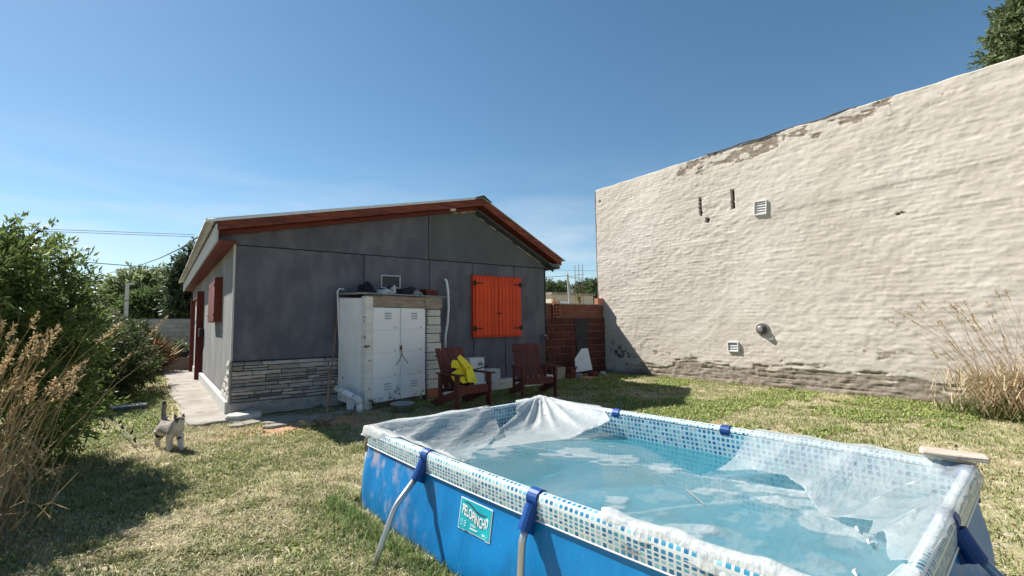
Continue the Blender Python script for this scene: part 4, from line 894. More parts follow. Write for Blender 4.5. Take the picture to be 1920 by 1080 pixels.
# blue outer wall with faded scuffs
m, nt, b, o = nmat('liner_blue')
f1 = noise(nt, 5.5, (1,1,.8), 7, .6); f2 = noise(nt, 22, (1,1,.3), 5); f3 = noise(nt, 60, detail=4)
c = mixc(nt, ramp(nt, noise(nt, 1.3), .35, .65), (.002,.155,.42), (.003,.20,.48))
c = mixc(nt, mth(nt, 'MULTIPLY', ramp(nt, f2, .58, .72), .35), c, (.03,.25,.55))
tcn = nd(nt, 'ShaderNodeTexCoord'); sp_ = nd(nt, 'ShaderNodeSeparateXYZ'); nt.links.new(tcn.outputs['Object'], sp_.inputs[0])
endm = ramp(nt, sp_.outputs['Y'], -1.15, -.20)
c = mixc(nt, mth(nt, 'MULTIPLY', mth(nt, 'MULTIPLY', ramp(nt, f1, .49, .60), endm), .85), c, (.38,.34,.38))
c = mixc(nt, mth(nt, 'MULTIPLY', ramp(nt, f3, .66, .74), .3), c, (.35,.50,.80))
nt.links.new(c, b.inputs['Base Color']); b.inputs['Roughness'].default_value = .42; b.inputs['Specular IOR Level'].default_value = .4
bump(nt, b, noise(nt, 7, (1,1,.35), 6), .25, .03); M['liner'] = m
def liner_off(z): t = np.clip((.47-z)/.47, 0, 1); return .026+.042*np.sin(np.minimum(t*1.12, 1)*np.pi*.55)**1.1-.02*np.clip((t-.9)/.1, 0, 1)
zs = np.linspace(.505, -.01, 20); lathe_loop([(float(liner_off(z)), float(z), float(z)) for z in zs], 'outer_wall', M['liner'], wob=.05)
# sleeve: printed band over the top rail
prof = [(.030, .490, .0), (.033, .52, .03), (.034, RZ-.02, .105)]+[(.034*math.cos(a), RZ-.004+.034*math.sin(a), .115+.034*(a)) for a in np.linspace(.15, math.pi, 9)]
lathe_loop(prof, 'rim_sleeve', M['mosaic_rim'])
zi = [(-.034, RZ-.01, .0), (-.030, .50, .07), (-.012, .42, .15), (.0, .34, .23), (.02, .20, .37), (.02, .05, .52)]
lathe_loop(zi, 'inner_wall', M['mosaic_in'], wob=.012)
m, nt, b, o = nmat('pool_floor'); c = mixc(nt, ramp(nt, noise(nt, 1.6), .4, .65), (.10,.30,.40), (.06,.22,.30)); c = mixc(nt, ramp(nt, noise(nt, 6), .58, .75), c, (.16,.22,.20)); nt.links.new(c, b.inputs['Base Color']); b.inputs['Roughness'].default_value = .7; M['floor'] = m
P = rrect(.02)[:-1]; mb = MB(); mb.add([(x, y, .05) for x, y, _ in P], [tuple(range(len(P)))]); mk('floor', mb, M['floor'], pool)
# dark blue piping line under the band
lathe_loop([(.032, .4885, 0), (.037, .491, .01), (.032, .496, .02)], 'band_seam', M['vent_white'])
# top rails inside the sleeve are seen only at the clamps: steel ends at the corners
def clamp_set(px, py, nx, ny, foot, bendp, label=None):
    """T clamp on the rail with its bent leg; (nx,ny) points outwards"""
    n = Vector((nx, ny, 0)); tdir = Vector((-ny, nx, 0)); c = Vector((px, py, RZ-.004))
    cl = mk('clamp', MB().tube([c-tdir*.036, c+tdir*.036], .043, 16), M['clamp_blue'], pool, bevel=.003)
    a = c+n*.030-Vector((0,0,.025)); b1 = c+n*.085-Vector((0,0,.13))
    q = mk('clamp_sleeve', MB().tube([a, a.lerp(b1, .5), b1], [.034,.034,.036], 12), M['clamp_blue'], cl); q.location -= cl.location
    q = mk('clamp_web', MB().prism([c+n*.036-tdir*.004-Vector((0,0,.03)), c+n*.02-tdir*.004-Vector((0,0,.17)), c+n*.075-tdir*.004-Vector((0,0,.14))], tdir*.008), M['clamp_blue'], cl); q.location -= cl.location
    B = Vector((px, py, 0))+n*bendp[0]+Vector((0,0,bendp[1])); Ft = Vector((px, py, 0))+n*foot
    pts = [b1+ (a-b1)*.3, b1.lerp(B, .75)]
    for k in range(1, 5): t = k/5; pts.append((b1.lerp(B, .75))*(1-t)**2+B*2*t*(1-t)+B.lerp(Ft, .2)*t*t)
    pts += [B.lerp(Ft, .2), B.lerp(Ft, .6), Ft-Vector((0,0,.01))]
    mk('leg', MB().tube(pts, .0175, 12), M['steel'], pool, smooth=True)
    mk('leg_cap', MB().tube([Ft-Vector((0,0,.01)), Ft+Vector((0,0,.03))], .025, 12), M['black_iron'], pool)
def bowx(y): return .045*math.sin(math.pi*min(max(-y/PL, 0), 1))
for y, ft, bd_ in ((-.945, .37, (.225, .335)), (-1.925, .13, (.10, .40))): clamp_set(-bowx(y), y, -1, 0, ft, bd_); clamp_set(PW+bowx(y), y, 1, 0, ft, bd_)
clamp_set(PW*.52, -PL, 0, -1, .37, (.225, .335)); clamp_set(PW*.55, 0, 0, 1, .37, (.225, .335))
for cx, cy, sx_, sy_ in ((0,0,-1,1), (PW,0,1,1), (0,-PL,-1,-1), (PW,-PL,1,-1)):
    p = Vector((cx-sx_*.012, cy-sy_*.012, 0)); f = Vector((cx+sx_*.03, cy+sy_*.03, 0))
    cl = mk('corner_joint', MB().tube([p-Vector((sx_*.10,0,-RZ)), p+Vector((0,0,RZ)), p-Vector((0,sy_*.10,-RZ))], .040, 12).tube([p+Vector((0,0,RZ+.02)), p+Vector((sx_*.006,sy_*.006,.43))], .036, 12), M['clamp_blue'] if (cx, cy) != (0, 0) else M['wood_grey'], pool, smooth=True)
    mk('corner_leg', MB().tube([p+Vector((sx_*.006,sy_*.006,.46)), f], .0215, 12), M['steel'], pool, smooth=True)
# label with the maker's lettering, lying on the curved wall
def on_liner(y, z, d=.0):
    o_ = float(liner_off(z)); w = .05*((fbm(rr_s(y)*2.2, z*1.5, 3, 80)-.5)+.45*(fbm(rr_s(y)*9, z*2+rr_s(y)*.6, 3, 81)-.5))*math.sin(math.pi*min(max((.47-z)/.47, 0), 1))
    return Vector((-(o_+float(w)*1.0)-bowx(y)-d, y, z))
_S0 = rrect(0)
def rr_s(y):       # perimeter coordinate on the left side for a given y
    best = min((abs(q[1]-y), q[2]) for q in _S0[:90] if q[0] < .06); return best[1]
LY0, LY1, LZ0, LZ1 = -1.36, -1.635, .292, .452
def on_patch(name, y0, y1, z0, z1, d, mat, n=10, k=8):
    mb = MB(); vs = [on_liner(y0+(y1-y0)*i/n, z0+(z1-z0)*j/k, d) for i in range(n+1) for j in range(k+1)]
    vs2 = [on_liner(y0+(y1-y0)*i/n, z0+(z1-z0)*j/k, d-.003) for i in range(n+1) for j in range(k+1)]; q = len(vs)
    fs = [(i*(k+1)+j, (i+1)*(k+1)+j, (i+1)*(k+1)+j+1, i*(k+1)+j+1) for i in range(n) for j in range(k)]
    mb.add(vs, fs); return mk(name, mb, mat, pool, smooth=True)
M['label_teal'] = pm('label_teal', (.010,.34,.42), (.016,.40,.47), 5, rough=.35, bs=.05, rnd=0); M['ink_white'] = pm('ink_white', (.80,.80,.78), (.84,.84,.82), 5, rough=.5, bs=0, rnd=0)
M['ink_dark'] = pm('ink_dark', (.04,.05,.10), (.06,.07,.12), 5, rough=.5, bs=0, rnd=0); M['ink_grey'] = pm('ink_grey', (.20,.24,.27), (.26,.30,.32), 5, rough=.5, bs=0, rnd=0)
on_patch('label', LY0+.0, LY1, LZ0, LZ1, .004, M['ink_white']); on_patch('label', LY0-.005, LY1+.005, LZ0+.005, LZ1-.005, .0055, M['label_teal'])
def text_mesh(txt, bold=.0):
    cu = bpy.data.curves.new('t', 'FONT'); cu.body = txt; cu.resolution_u = 3; cu.offset = bold
    ob = bpy.data.objects.new('t', cu); COL.objects.link(ob); dg = bpy.context.evaluated_depsgraph_get(); me = bpy.data.meshes.new_from_object(ob.evaluated_get(dg))
    vs = np.array([v.co[:2] for v in me.vertices]); fs = [tuple(p.vertices) for p in me.polygons]; bpy.data.objects.remove(ob); bpy.data.meshes.remove(me)
    vs -= vs.min(0); vs /= vs[:,0].max(); return vs, fs        # width 1
def lettering(txt, fn, name, mat, bold=.0):
    """fn(a,b) maps unit-width text coordinates to pool coordinates"""
    vs, fs = text_mesh(txt, bold); mb = MB(); mb.add([fn(a, b_, vs[:,1].max()) for a, b_ in vs], fs); mk(name, mb, mat, pool, fixn=False)
def wavy(d, grow=0):
    def fn(a, b_, bm):
        y = -1.388-(.225)*a; base = .372-.030*math.sin(a*math.pi*.9)-.0*a; h = .052
        return on_liner(y, base+(b_/bm)*h+.010*math.sin(a*5.5), d)
    return fn
lettering('PELOPINCHO', lambda a, b_, bm: wavy(.0068)(a, b_, bm)+Vector((0, .003, -.003)), 'lettering', M['ink_dark'], .02)
lettering('PELOPINCHO', wavy(.0078), 'lettering', M['ink_white'], .015)
lettering('0906', lambda a, b_, bm: on_liner(-1.465-.045*a, .327+b_/bm*.013, .0075), 'lettering', M['ink_white'])
for (y0, y1, z0, z1) in ((-1.46,-1.525,.313,.319),(-1.565,-1.61,.308,.316),(-1.382,-1.398,.318,.321),(-1.412,-1.428,.318,.321)): on_patch('print_bar', y0, y1, z0, z1, .0075, M['ink_white'], 3, 1)
for yc in (-1.39, -1.42):
    mb = MB(); n = 16; vs = [on_liner(yc+r*math.cos(2*math.pi*i/n), .337+r*math.sin(2*math.pi*i/n), .0075) for r in (.0085, .0065) for i in range(n)]; mb.add(vs, [(i, (i+1) % n, n+(i+1) % n, n+i) for i in range(n)]); mk('print_ring', mb, M['ink_white'], pool)
# dark wave stroke over the lettering
mb = MB(); vs = []; n = 24
for i in range(n+1):
    a = i/n; z = .428-.020*a+.010*math.sin(a*6.0+.6); w = .0045*math.sin(math.pi*a)+.0006; vs += [on_liner(-1.39-.21*a, z+w, .0075), on_liner(-1.39-.21*a, z-w, .0075)]
mb.add(vs, [(2*i, 2*i+1, 2*i+3, 2*i+2) for i in range(n)]); mk('print_wave', mb, M['ink_dark'], pool)
for yc, w in ((-1.455, .075), (-2.42, .085)):
    lettering('PELOPINCHO', lambda a, b_, bm: Vector((-.0352-bowx(yc-a*w), yc-a*w, .508+.006*math.sin(a*3.14)+b_/bm*.016)), 'rim_lettering', M['ink_grey'], .01)
    mb = MB(); n = 12; vs = []
    for i in range(n+1): a = i/n; vs += [Vector((-.0352-bowx(yc-w*a), yc-w*a, .537+.006*math.sin(a*7)+.004*math.sin(math.pi*a))), Vector((-.0352-bowx(yc-w*a), yc-w*a, .537+.006*math.sin(a*7)-.002))]
    mb.add(vs, [(2*i, 2*i+1, 2*i+3, 2*i+2) for i in range(n)]); mk('print_wave', mb, M['ink_grey'], pool)

# water: tinted, mirrors the sky by its angle
m, nt, b, o = nmat('pool_water'); nt.nodes.remove(b)
fr = nd(nt, 'ShaderNodeFresnel'); fr.inputs['IOR'].default_value = 1.33; tr = nd(nt, 'ShaderNodeBsdfTransparent'); tr.inputs[0].default_value = (.55,.84,.90,1)
gl = nd(nt, 'ShaderNodeBsdfGlossy'); gl.inputs['Roughness'].default_value = .04; df = nd(nt, 'ShaderNodeBsdfDiffuse'); df.inputs[0].default_value = (.055,.27,.35,1)
bp_ = nd(nt, 'ShaderNodeBump'); bp_.inputs['Strength'].default_value = .12; bp_.inputs['Distance'].default_value = .02; nt.links.new(noise(nt, 9, detail=3), bp_.inputs['Height']); nt.links.new(bp_.outputs[0], gl.inputs['Normal']); nt.links.new(bp_.outputs[0], fr.inputs['Normal'])
x1 = nd(nt, 'ShaderNodeMixShader'); x1.inputs[0].default_value = .45; x2 = nd(nt, 'ShaderNodeMixShader')
nt.links.new(tr.outputs[0], x1.inputs[1]); nt.links.new(df.outputs[0], x1.inputs[2]); nt.links.new(fr.outputs[0], x2.inputs[0]); nt.links.new(x1.outputs[0], x2.inputs[1]); nt.links.new(gl.outputs[0], x2.inputs[2]); nt.links.new(x2.outputs[0], o.inputs[0])
M['water'] = m
P = rrect(.006)[:-1]; mb = MB(); mb.add([(x, y, WZ) for x, y, _ in P], [tuple(range(len(P)))])
wt = mk('pool_water', mb, M['water'], None, recenter=False, fixn=False); wt.matrix_world = TM[pool.name]; tag(wt, kind='structure')

# ------------------------------------------------------------------ plastic film over the pool
def film_mat(name, gloss=.14):
    m, nt, b, o = nmat(name); a = nd(nt, 'ShaderNodeAttribute', attribute_name='film_white')
    b.inputs['Base Color'].default_value = (.76,.77,.76,1); b.inputs['Roughness'].default_value = gloss; b.inputs['Specular IOR Level'].default_value = .7
    tl = nd(nt, 'ShaderNodeBsdfTranslucent'); tl.inputs[0].default_value = (.78,.80,.80,1); mx_ = nd(nt, 'ShaderNodeMixShader'); mx_.inputs[0].default_value = .5; nt.links.new(b.outputs[0], mx_.inputs[1]); nt.links.new(tl.outputs[0], mx_.inputs[2])
    tr = nd(nt, 'ShaderNodeBsdfTransparent'); tr.inputs[0].default_value = (.96,.98,.98,1); x = nd(nt, 'ShaderNodeMixShader')
    nt.links.new(a.outputs['Fac'], x.inputs[0]); nt.links.new(tr.outputs[0], x.inputs[1]); nt.links.new(mx_.outputs[0], x.inputs[2]); nt.links.new(x.outputs[0], o.inputs[0])
    bump(nt, b, noise(nt, 11, (1,2.2,1), 7), .8, .025); return m
M['film'] = film_mat('plastic_film')
film = thing('plastic_sheet', 'milky plastic sheet sagging from the pool rim onto the water', 'plastic sheet', POOLA+Vector((0,0,WZ)), PA)
def inpoly(x, y, poly):
    r = np.zeros(x.shape, bool); n = len(poly)
    for i in range(n):
        (x0, y0), (x1, y1) = poly[i], poly[(i+1) % n]
        k = ((y0 > y) != (y1 > y)); r ^= k & (x < (x1-x0)*(y-y0)/((y1-y0) if y1 != y0 else 1e-9)+x0)
    return r
fx = np.arange(-.10, PW+.105, .0125); fy = np.arange(-PL-.10, .105, .0125); FX, FY = np.meshgrid(fx, fy, indexing='ij')
bowf = .045*np.sin(np.pi*np.clip(-FY/PL, 0, 1)); jx = .09*(fbm(FX*3, FY*3, 2, 90)-.5); jy = .09*(fbm(FX*3, FY*3, 2, 91)-.5)
dl, drr, dn, db = FX+bowf, PW+bowf-FX, -FY, FY+PL                # inside distances to the four rails
def drape(d, w): return np.where(d > .03, np.clip((w-d)/(w-.03), 0, 1)**1.5, 1.0)
def over(d): return np.clip(-.022-d, 0, 9)                        # how far the film hangs past the rail
def zone(poly, dist, w, film_white, wr, nm):
    k = inpoly(FX+jx, FY+jy, poly)
    # pull the rim of cells just outside onto the outline so that the edge runs clean
    k2 = k.copy(); k2[:-1] |= k[1:]; k2[1:] |= k[:-1]; k2[:,:-1] |= k[:,1:]; k2[:,1:] |= k[:,:-1]; k2[:-1,:-1] |= k[1:,1:]; k2[1:,1:] |= k[:-1,:-1]; k2[1:,:-1] |= k[:-1,1:]; k2[:-1,1:] |= k[1:,:-1]
    bx = np.zeros_like(FX); by = np.zeros_like(FX); bd = np.full_like(FX, 1e9); qx, qy = FX+jx, FY+jy
    for (ax, ay), (cx, cy) in zip(poly, poly[1:]+poly[:1]):
        ex, ey = cx-ax, cy-ay; t = np.clip(((qx-ax)*ex+(qy-ay)*ey)/(ex*ex+ey*ey), 0, 1); d2 = (ax+t*ex-qx)**2+(ay+t*ey-qy)**2
        m2 = d2 < bd; bd = np.where(m2, d2, bd); bx = np.where(m2, ax+t*ex-qx, bx); by = np.where(m2, ay+t*ey-qy, by)
    out = k2 & ~k; SX = np.where(out, bx, 0); SY = np.where(out, by, 0); k = k2
    rise = np.zeros_like(FX); edge = np.full_like(FX, 9.)
    for d, ww in zip(dist, w): rise = np.maximum(rise, drape(d, ww)); edge = np.minimum(edge, d)
    wr1 = wr(FX, FY)
    wr1 = wr1*np.where(rise > .85, .45, 1)
    hang = np.maximum(np.maximum(over(dl), over(drr)), np.maximum(over(dn), over(db)))
    z = WZ+.008+(RZ+.040-WZ-.008)*rise-hang*1.15+wr1*np.clip(rise*3, .12, 1)
    fold = 1-.72*(.75+.5*vn(FX*16, FY*16, 93))
    X2 = FX+over(dl)*(1-fold)-over(drr)*(1-fold); Y2 = FY-over(dn)*(1-fold)+over(db)*(1-fold)
    mk_ = np.clip(film_white+.30*(fbm(FX*4, FY*9, 4, 92)-.5)+.10*np.clip(wr1*40, -1, 2)+.25*(edge < .02), .06, .97)
    V = np.stack([X2+SX, Y2+SY, z-WZ], -1).reshape(-1, 3); ni, nj = FX.shape; I = np.arange(ni*nj).reshape(ni, nj)
    kk = k[:-1,:-1] & k[1:,:-1] & k[1:,1:] & k[:-1,1:]
    F = np.stack([I[:-1,:-1], I[1:,:-1], I[1:,1:], I[:-1,1:]], -1)[kk].reshape(-1, 4)
    u, inv = np.unique(F, return_inverse=True)
    return npmesh(nm, V[u], inv.reshape(-1, 4), M['film'], film, False, smooth=True, attrs={'film_white': ('FLOAT', mk_.reshape(-1)[u])})
def ridge(a): return np.exp(-(np.mod(a, 1)-.5)**2*26)
# corner A: thick white folds
zone([(-.10,.10),(1.15,.10),(1.22,-.06),(1.12,-.30),(.80,-.42),(.60,-.52),(.43,-.70),(.16,-1.02),(.02,-1.02),(-.015,-.55),(-.10,-.30)], (dl, dn), (.55, .42), .54+.4*np.exp(-(np.hypot(FX+.05, FY-.05)/.40)**2)+.25*np.exp(-(dl/.22)**2),
     lambda x, y: .024*ridge((x*.55-y*1.25)*3.4+.25*fbm(x*3, y*3, 3, 95))+.012*(fbm(x*8, y*8, 3, 96)-.5), 'draped_film')
# corner B: tent
def wrB(x, y):
    a = np.arctan2(-(y-.05), (PW+.05-x)+1e-6); r = np.hypot(y, PW-x); return .030*ridge(a*4.4+.25*fbm(x*4, y*4, 3, 97))*np.clip(1.1-r, 0, 1)+.008*(fbm(x*9, y*9, 3, 98)-.5)+.035*np.exp(-(r/.14)**2)
zone([(1.62,.09),(PW+.10,.09),(PW+.09,-.70),(1.80,-.95),(1.55,-.80),(1.15,-.62),(.78,-.50),(1.10,-.26),(1.42,-.12)], (drr, dn), (.50, .34), .72, wrB, 'draped_film')
# corner C: big translucent spread
def wrC(x, y):
    return .024*ridge((y*.9+x*.35)*3.1+.5*fbm(x*2, y*2, 3, 99))+.009*ridge((x*1.1-y*.5)*3.2+.6*fbm(x*2, y*2, 2, 94))+.007*(fbm(x*6, y*6, 2, 100)-.5)
zone([(PW+.10,-2.25),(PW+.10,-PL-.10),(.30,-PL-.03),(.36,-PL+.05),(.80,-3.05),(1.02,-2.98),(1.14,-2.80),(1.50,-2.48),(1.42,-2.10),(1.62,-2.16),(1.84,-2.12)], (drr, db), (.75, .55), .45, wrC, 'draped_film')
# near left rail: bunched over the rim
zone([(-.10,-2.34),(-.02,-2.30),(.10,-2.48),(.20,-2.75),(.30,-2.95),(.30,-PL-.09),(-.10,-PL-.09)], (dl, db), (.30, .22), .62, lambda x, y: .028*ridge(y*3.3+x*2+.4*fbm(x*4, y*4, 2, 101))+.010*(fbm(x*10, y*10, 3, 102)-.5), 'draped_film')
# the part that floats: thin clear film, air pockets and sky reflections painted white
k = (dl > .03) & (drr > .03) & (dn > .03) & (db > .03) & ~inpoly(FX, FY, [(1.55,-.95),(1.95,-.95),(1.95,-2.05),(1.35,-2.0),(1.75,-1.3)])
pt = fbm(FX*1.9-FY*2.4, FY*3.6+FX*4.4, 3, 117); film_white = .12+.18*(fbm(FX*2.2, FY*4.5, 4, 118)-.4)+.42*sstep(.66, .71, pt)+.05*(fbm(FX*5, FY*11, 4, 112)-.5)+.16*sstep(.60, .64, fbm(FX*7, FY*7, 4, 113))*sstep(-1.3, -2.2, FY)
crease = np.exp(-((FX*.5+FY*.9+1.55+.1*fbm(FX*3, FY*3, 2, 114))/.012)**2)+np.exp(-((FX*1.0+FY*.22-.85-.08*fbm(FY*3, FX*2, 2, 115))/.010)**2); film_white = np.clip(film_white+.28*crease, 0, .95)
z = .006+.010*(fbm(FX*7, FY*12, 4, 116)-.3)+.007*crease+.004*sstep(.58, .62, pt)
V = np.stack([FX, FY, z], -1).reshape(-1, 3); ni, nj = FX.shape; I = np.arange(ni*nj).reshape(ni, nj); kk = k[:-1,:-1] & k[1:,:-1] & k[1:,1:] & k[:-1,1:]
F = np.stack([I[:-1,:-1], I[1:,:-1], I[1:,1:], I[:-1,1:]], -1)[kk].reshape(-1, 4); u, inv = np.unique(F, return_inverse=True)
npmesh('floating_film', V[u], inv.reshape(-1, 4), M['film'], film, False, smooth=True, attrs={'film_white': ('FLOAT', film_white.reshape(-1)[u])})
PM = TM[pool.name]
for (x, y, a, L_), lb in zip(((.95,-2.18,.9,.24),(.98,-2.99,.1,.07),(1.10,-2.92,.25,.06),(.62,-3.02,.3,.08)), ('long dry stalk floating on the pool film','short pale leaf floating by the edge of pool film','thin pale leaf curl floating on the pool','curled dry leaf floating on open pool water')):
    d = Vector((math.cos(a), math.sin(a), 0))*L_/2; c = Vector((x, y, WZ+.022)); o = mk('dry_stalk', MB().tube([c-d, c+Vector((0,.008,.004)), c+d], [.0018,.003 if L_ > .1 else .008,.0015], 5), M['pale_board'] if L_ < .1 else M['wood_grey'], None, recenter=False); o.matrix_world = PM; tag(o, lb, 'plant litter', 'dry litter floating on the pool')
# rough board resting on the far right corner of the rim
o = mk('rough_board', MB().box(-.135, .135, -.06, .06, 0, .024, jit=.008), M['dirt_board'], None, bevel=.006); p1, p2 = gnd(1742, 850, .65), gnd(1858, 862, .65); o.location = (p1+p2)/2-Vector((.03,-.02,.012)); o.rotation_euler = (0, R_(2), math.atan2((p2-p1).y, (p2-p1).x)); tag(o, 'short rough pale board laid across the pool corner', 'board')

# ================================================================== VEGETATION
def leaves(P, D, L, W, col, seed=0, droop=.25):
    """folded leaf blades: P base points, D directions (n,3), L lengths, W widths, col (n,3)"""
    r = np.random.default_rng(seed); n = len(P); D = D+r.normal(0, .45, (n,3)); D[:,2] -= droop*r.random(n); D /= np.linalg.norm(D, axis=1)[:,None]
    S = np.cross(D, r.normal(0, 1, (n,3))); S /= np.linalg.norm(S, axis=1)[:,None]+1e-9; Nn = np.cross(S, D)
    mid = P+D*(L*.45)[:,None]; tip = P+D*L[:,None]-Nn*(L*.12)[:,None]
    a = mid+S*(W/2)[:,None]+Nn*(W*.18)[:,None]; b = mid-S*(W/2)[:,None]+Nn*(W*.18)[:,None]
    V = np.stack([P, a, tip, b], 1).reshape(-1, 3); i = np.arange(n)[:,None,None]*4; F = (i+np.array([[0,1,2],[0,2,3]])[None]).reshape(-1, 3)
    C = np.repeat(np.concatenate([col, np.ones((n,1))], 1)[:,None], 4, 1).reshape(-1, 4); return V, F, C
def twig_leaves(blobs, ntw, per, tl, L, W, pal, seed, upb=.35, shell=.55, whips=()):
    r = np.random.default_rng(seed); bl = np.array(blobs, float); vol = bl[:,3]*bl[:,4]*bl[:,5]; k = r.choice(len(bl), ntw, p=vol**.75/np.sum(vol**.75))
    d = r.normal(0, 1, (ntw,3)); d /= np.linalg.norm(d, axis=1)[:,None]; rad = shell+(1-shell)*r.random(ntw)**.6
    rad *= .82+.36*fbm(d[:,0]*2.2+k*3, d[:,1]*2.2+d[:,2]*2.7, 3, seed % 50)
    c = bl[k,:3]+d*bl[k,3:]*rad[:,None]; dr = d*.8+np.array([0,0,upb])+r.normal(0, .35, (ntw,3)); dr /= np.linalg.norm(dr, axis=1)[:,None]
    tln = tl*r.uniform(.6, 1.3, ntw)
    for w in whips: c = np.concatenate([c, [w[:3]]]); dr = np.concatenate([dr, [w[3:6]]]); tln = np.append(tln, w[6])
    m_ = len(c); t = np.tile(np.linspace(0, 1, per), m_); ci = np.repeat(np.arange(m_), per)
    P = c[ci]+dr[ci]*(t*tln[ci])[:,None]; P[:,2] -= .18*tln[ci]*t**2; P += r.normal(0, .012, P.shape)*L/.06
    pal = np.array(pal); shade = .75+.5*r.random(m_); col = pal[r.integers(0, len(pal), m_)][ci]*shade[ci][:,None]*r.uniform(.8, 1.2, (len(P),1))
    n = len(P); return leaves(P, dr[ci]*.6, L*r.uniform(.65, 1.25, n), W*r.uniform(.7, 1.2, n), col, seed+1), c, dr, tln
GREEN = [(.115,.165,.045),(.155,.21,.058),(.09,.135,.04),(.21,.26,.08),(.135,.19,.06)]
def plant(name, label, cat, base, blobs, ntw, per, tl, L, W, pal, seed, stems=6, group=None, whips=(), trunk_r=.03, names=('stems','foliage'), shell=.55, mat=None, stemtop=.9):
    t = thing(name, label, cat, base, 0, group)
    (V, F, C), c, dr, tln = twig_leaves(blobs, ntw, per, tl, L, W, pal, seed, shell=shell, whips=whips)
    o = npmesh(names[1], V, F, mat or M['leaf'], t, True, attrs={'Col': ('FLOAT_COLOR', C)})
    r = random.Random(seed); mb = MB(); b0 = Vector(base)
    for i in range(stems):
        bl = blobs[i % len(blobs)]; e = Vector(bl[:3])+Vector((r.uniform(-.3,.3)*bl[3], r.uniform(-.3,.3)*bl[4], r.uniform(0,.5)*bl[5])); s = b0+Vector((r.uniform(-1,1)*trunk_r*3, r.uniform(-1,1)*trunk_r*3, -.02))
        md = s.lerp(e, .5)+Vector((r.uniform(-.1,.1), r.uniform(-.1,.1), .1))*(e-s).length*.6; pts = [s*(1-q)**2+md*2*q*(1-q)+e*q*q for q in (0,.2,.4,.6,.8,1)]
        mb.tube(pts, [trunk_r*(1-.8*q) for q in (0,.2,.4,.6,.8,1)], 6)
    for k in list(range(0, len(c)-len(whips), max(1, len(c)//60)))+list(range(len(c)-len(whips), len(c))):
        a = Vector(c[k]); d = Vector(dr[k])*tln[k]; mb.tube([a-d*.3, a+d*.4, a+d-Vector((0,0,.18*tln[k]))], [trunk_r*.18, trunk_r*.12, trunk_r*.06], 4)
    mk(names[0], mb, M['bark'], t, True)
    return t
def pxb(u, v, Y, ru, rv=None, ry=None):
    p = ony(u, v, Y); k = (p-CO).dot(CF)/FPX; rv = rv or ru; return (p.x, p.y, p.z, ru*k, ry or ru*k*1.2, rv*k)
# large bush at the left
def whip(u, v, Y, u2, v2): a, b_ = ony(u, v, Y), ony(u2, v2, Y); d = b_-a; return (*a, *(d.normalized()), d.length)
plant('leafy_bush', 'large dense green bush behind the dry grass at the lawn edge', 'bush', (-1.75, 7.2, 0),
      [pxb(-30,570,6.6,110,100), pxb(55,530,6.8,70,75), pxb(98,560,7.0,44,52), pxb(20,640,6.6,120,110), pxb(95,650,7.0,55,70), pxb(0,760,6.8,120,110), pxb(75,760,7.0,70,75), pxb(-60,510,6.6,80,60), pxb(-140,600,6.4,160,190)],
      1900, 18, .30, .078, .027, GREEN, 201, 14, whips=[whip(15,430,6.8,45,395), whip(70,470,6.8,140,455), whip(95,480,6.9,160,490), whip(120,520,7,200,545), whip(130,550,7,205,562), whip(90,455,6.8,115,440), whip(60,440,6.8,75,420), whip(110,505,7,165,480), whip(125,570,7,190,575)], trunk_r=.035)
plant('leafy_bush', 'dark green shrub row end with whitish twigs by the pale path', 'bush', (-1.9, 12.6, 0),
      [pxb(150,655,12.0,62,55), pxb(205,660,13,45,48), pxb(245,668,14.5,34,42), pxb(180,700,12.0,60,38), pxb(230,700,13.2,40,28), pxb(120,690,11,60,60)], 1500, 18, .26, .085, .032, [(.055,.08,.025),(.075,.10,.035),(.04,.06,.02),(.13,.13,.07)], 207, 10, trunk_r=.03)
plant('leafy_bush', 'low spreading shrub in front of the grey block wall', 'bush', (-2.6, 20.5, 0), [pxb(190,625,19,45,22), pxb(235,632,20,32,22), pxb(262,650,20,24,26)], 700, 16, .3, .12, .045, [(.08,.10,.04),(.06,.085,.03),(.12,.13,.07)], 211, 6, trunk_r=.03)
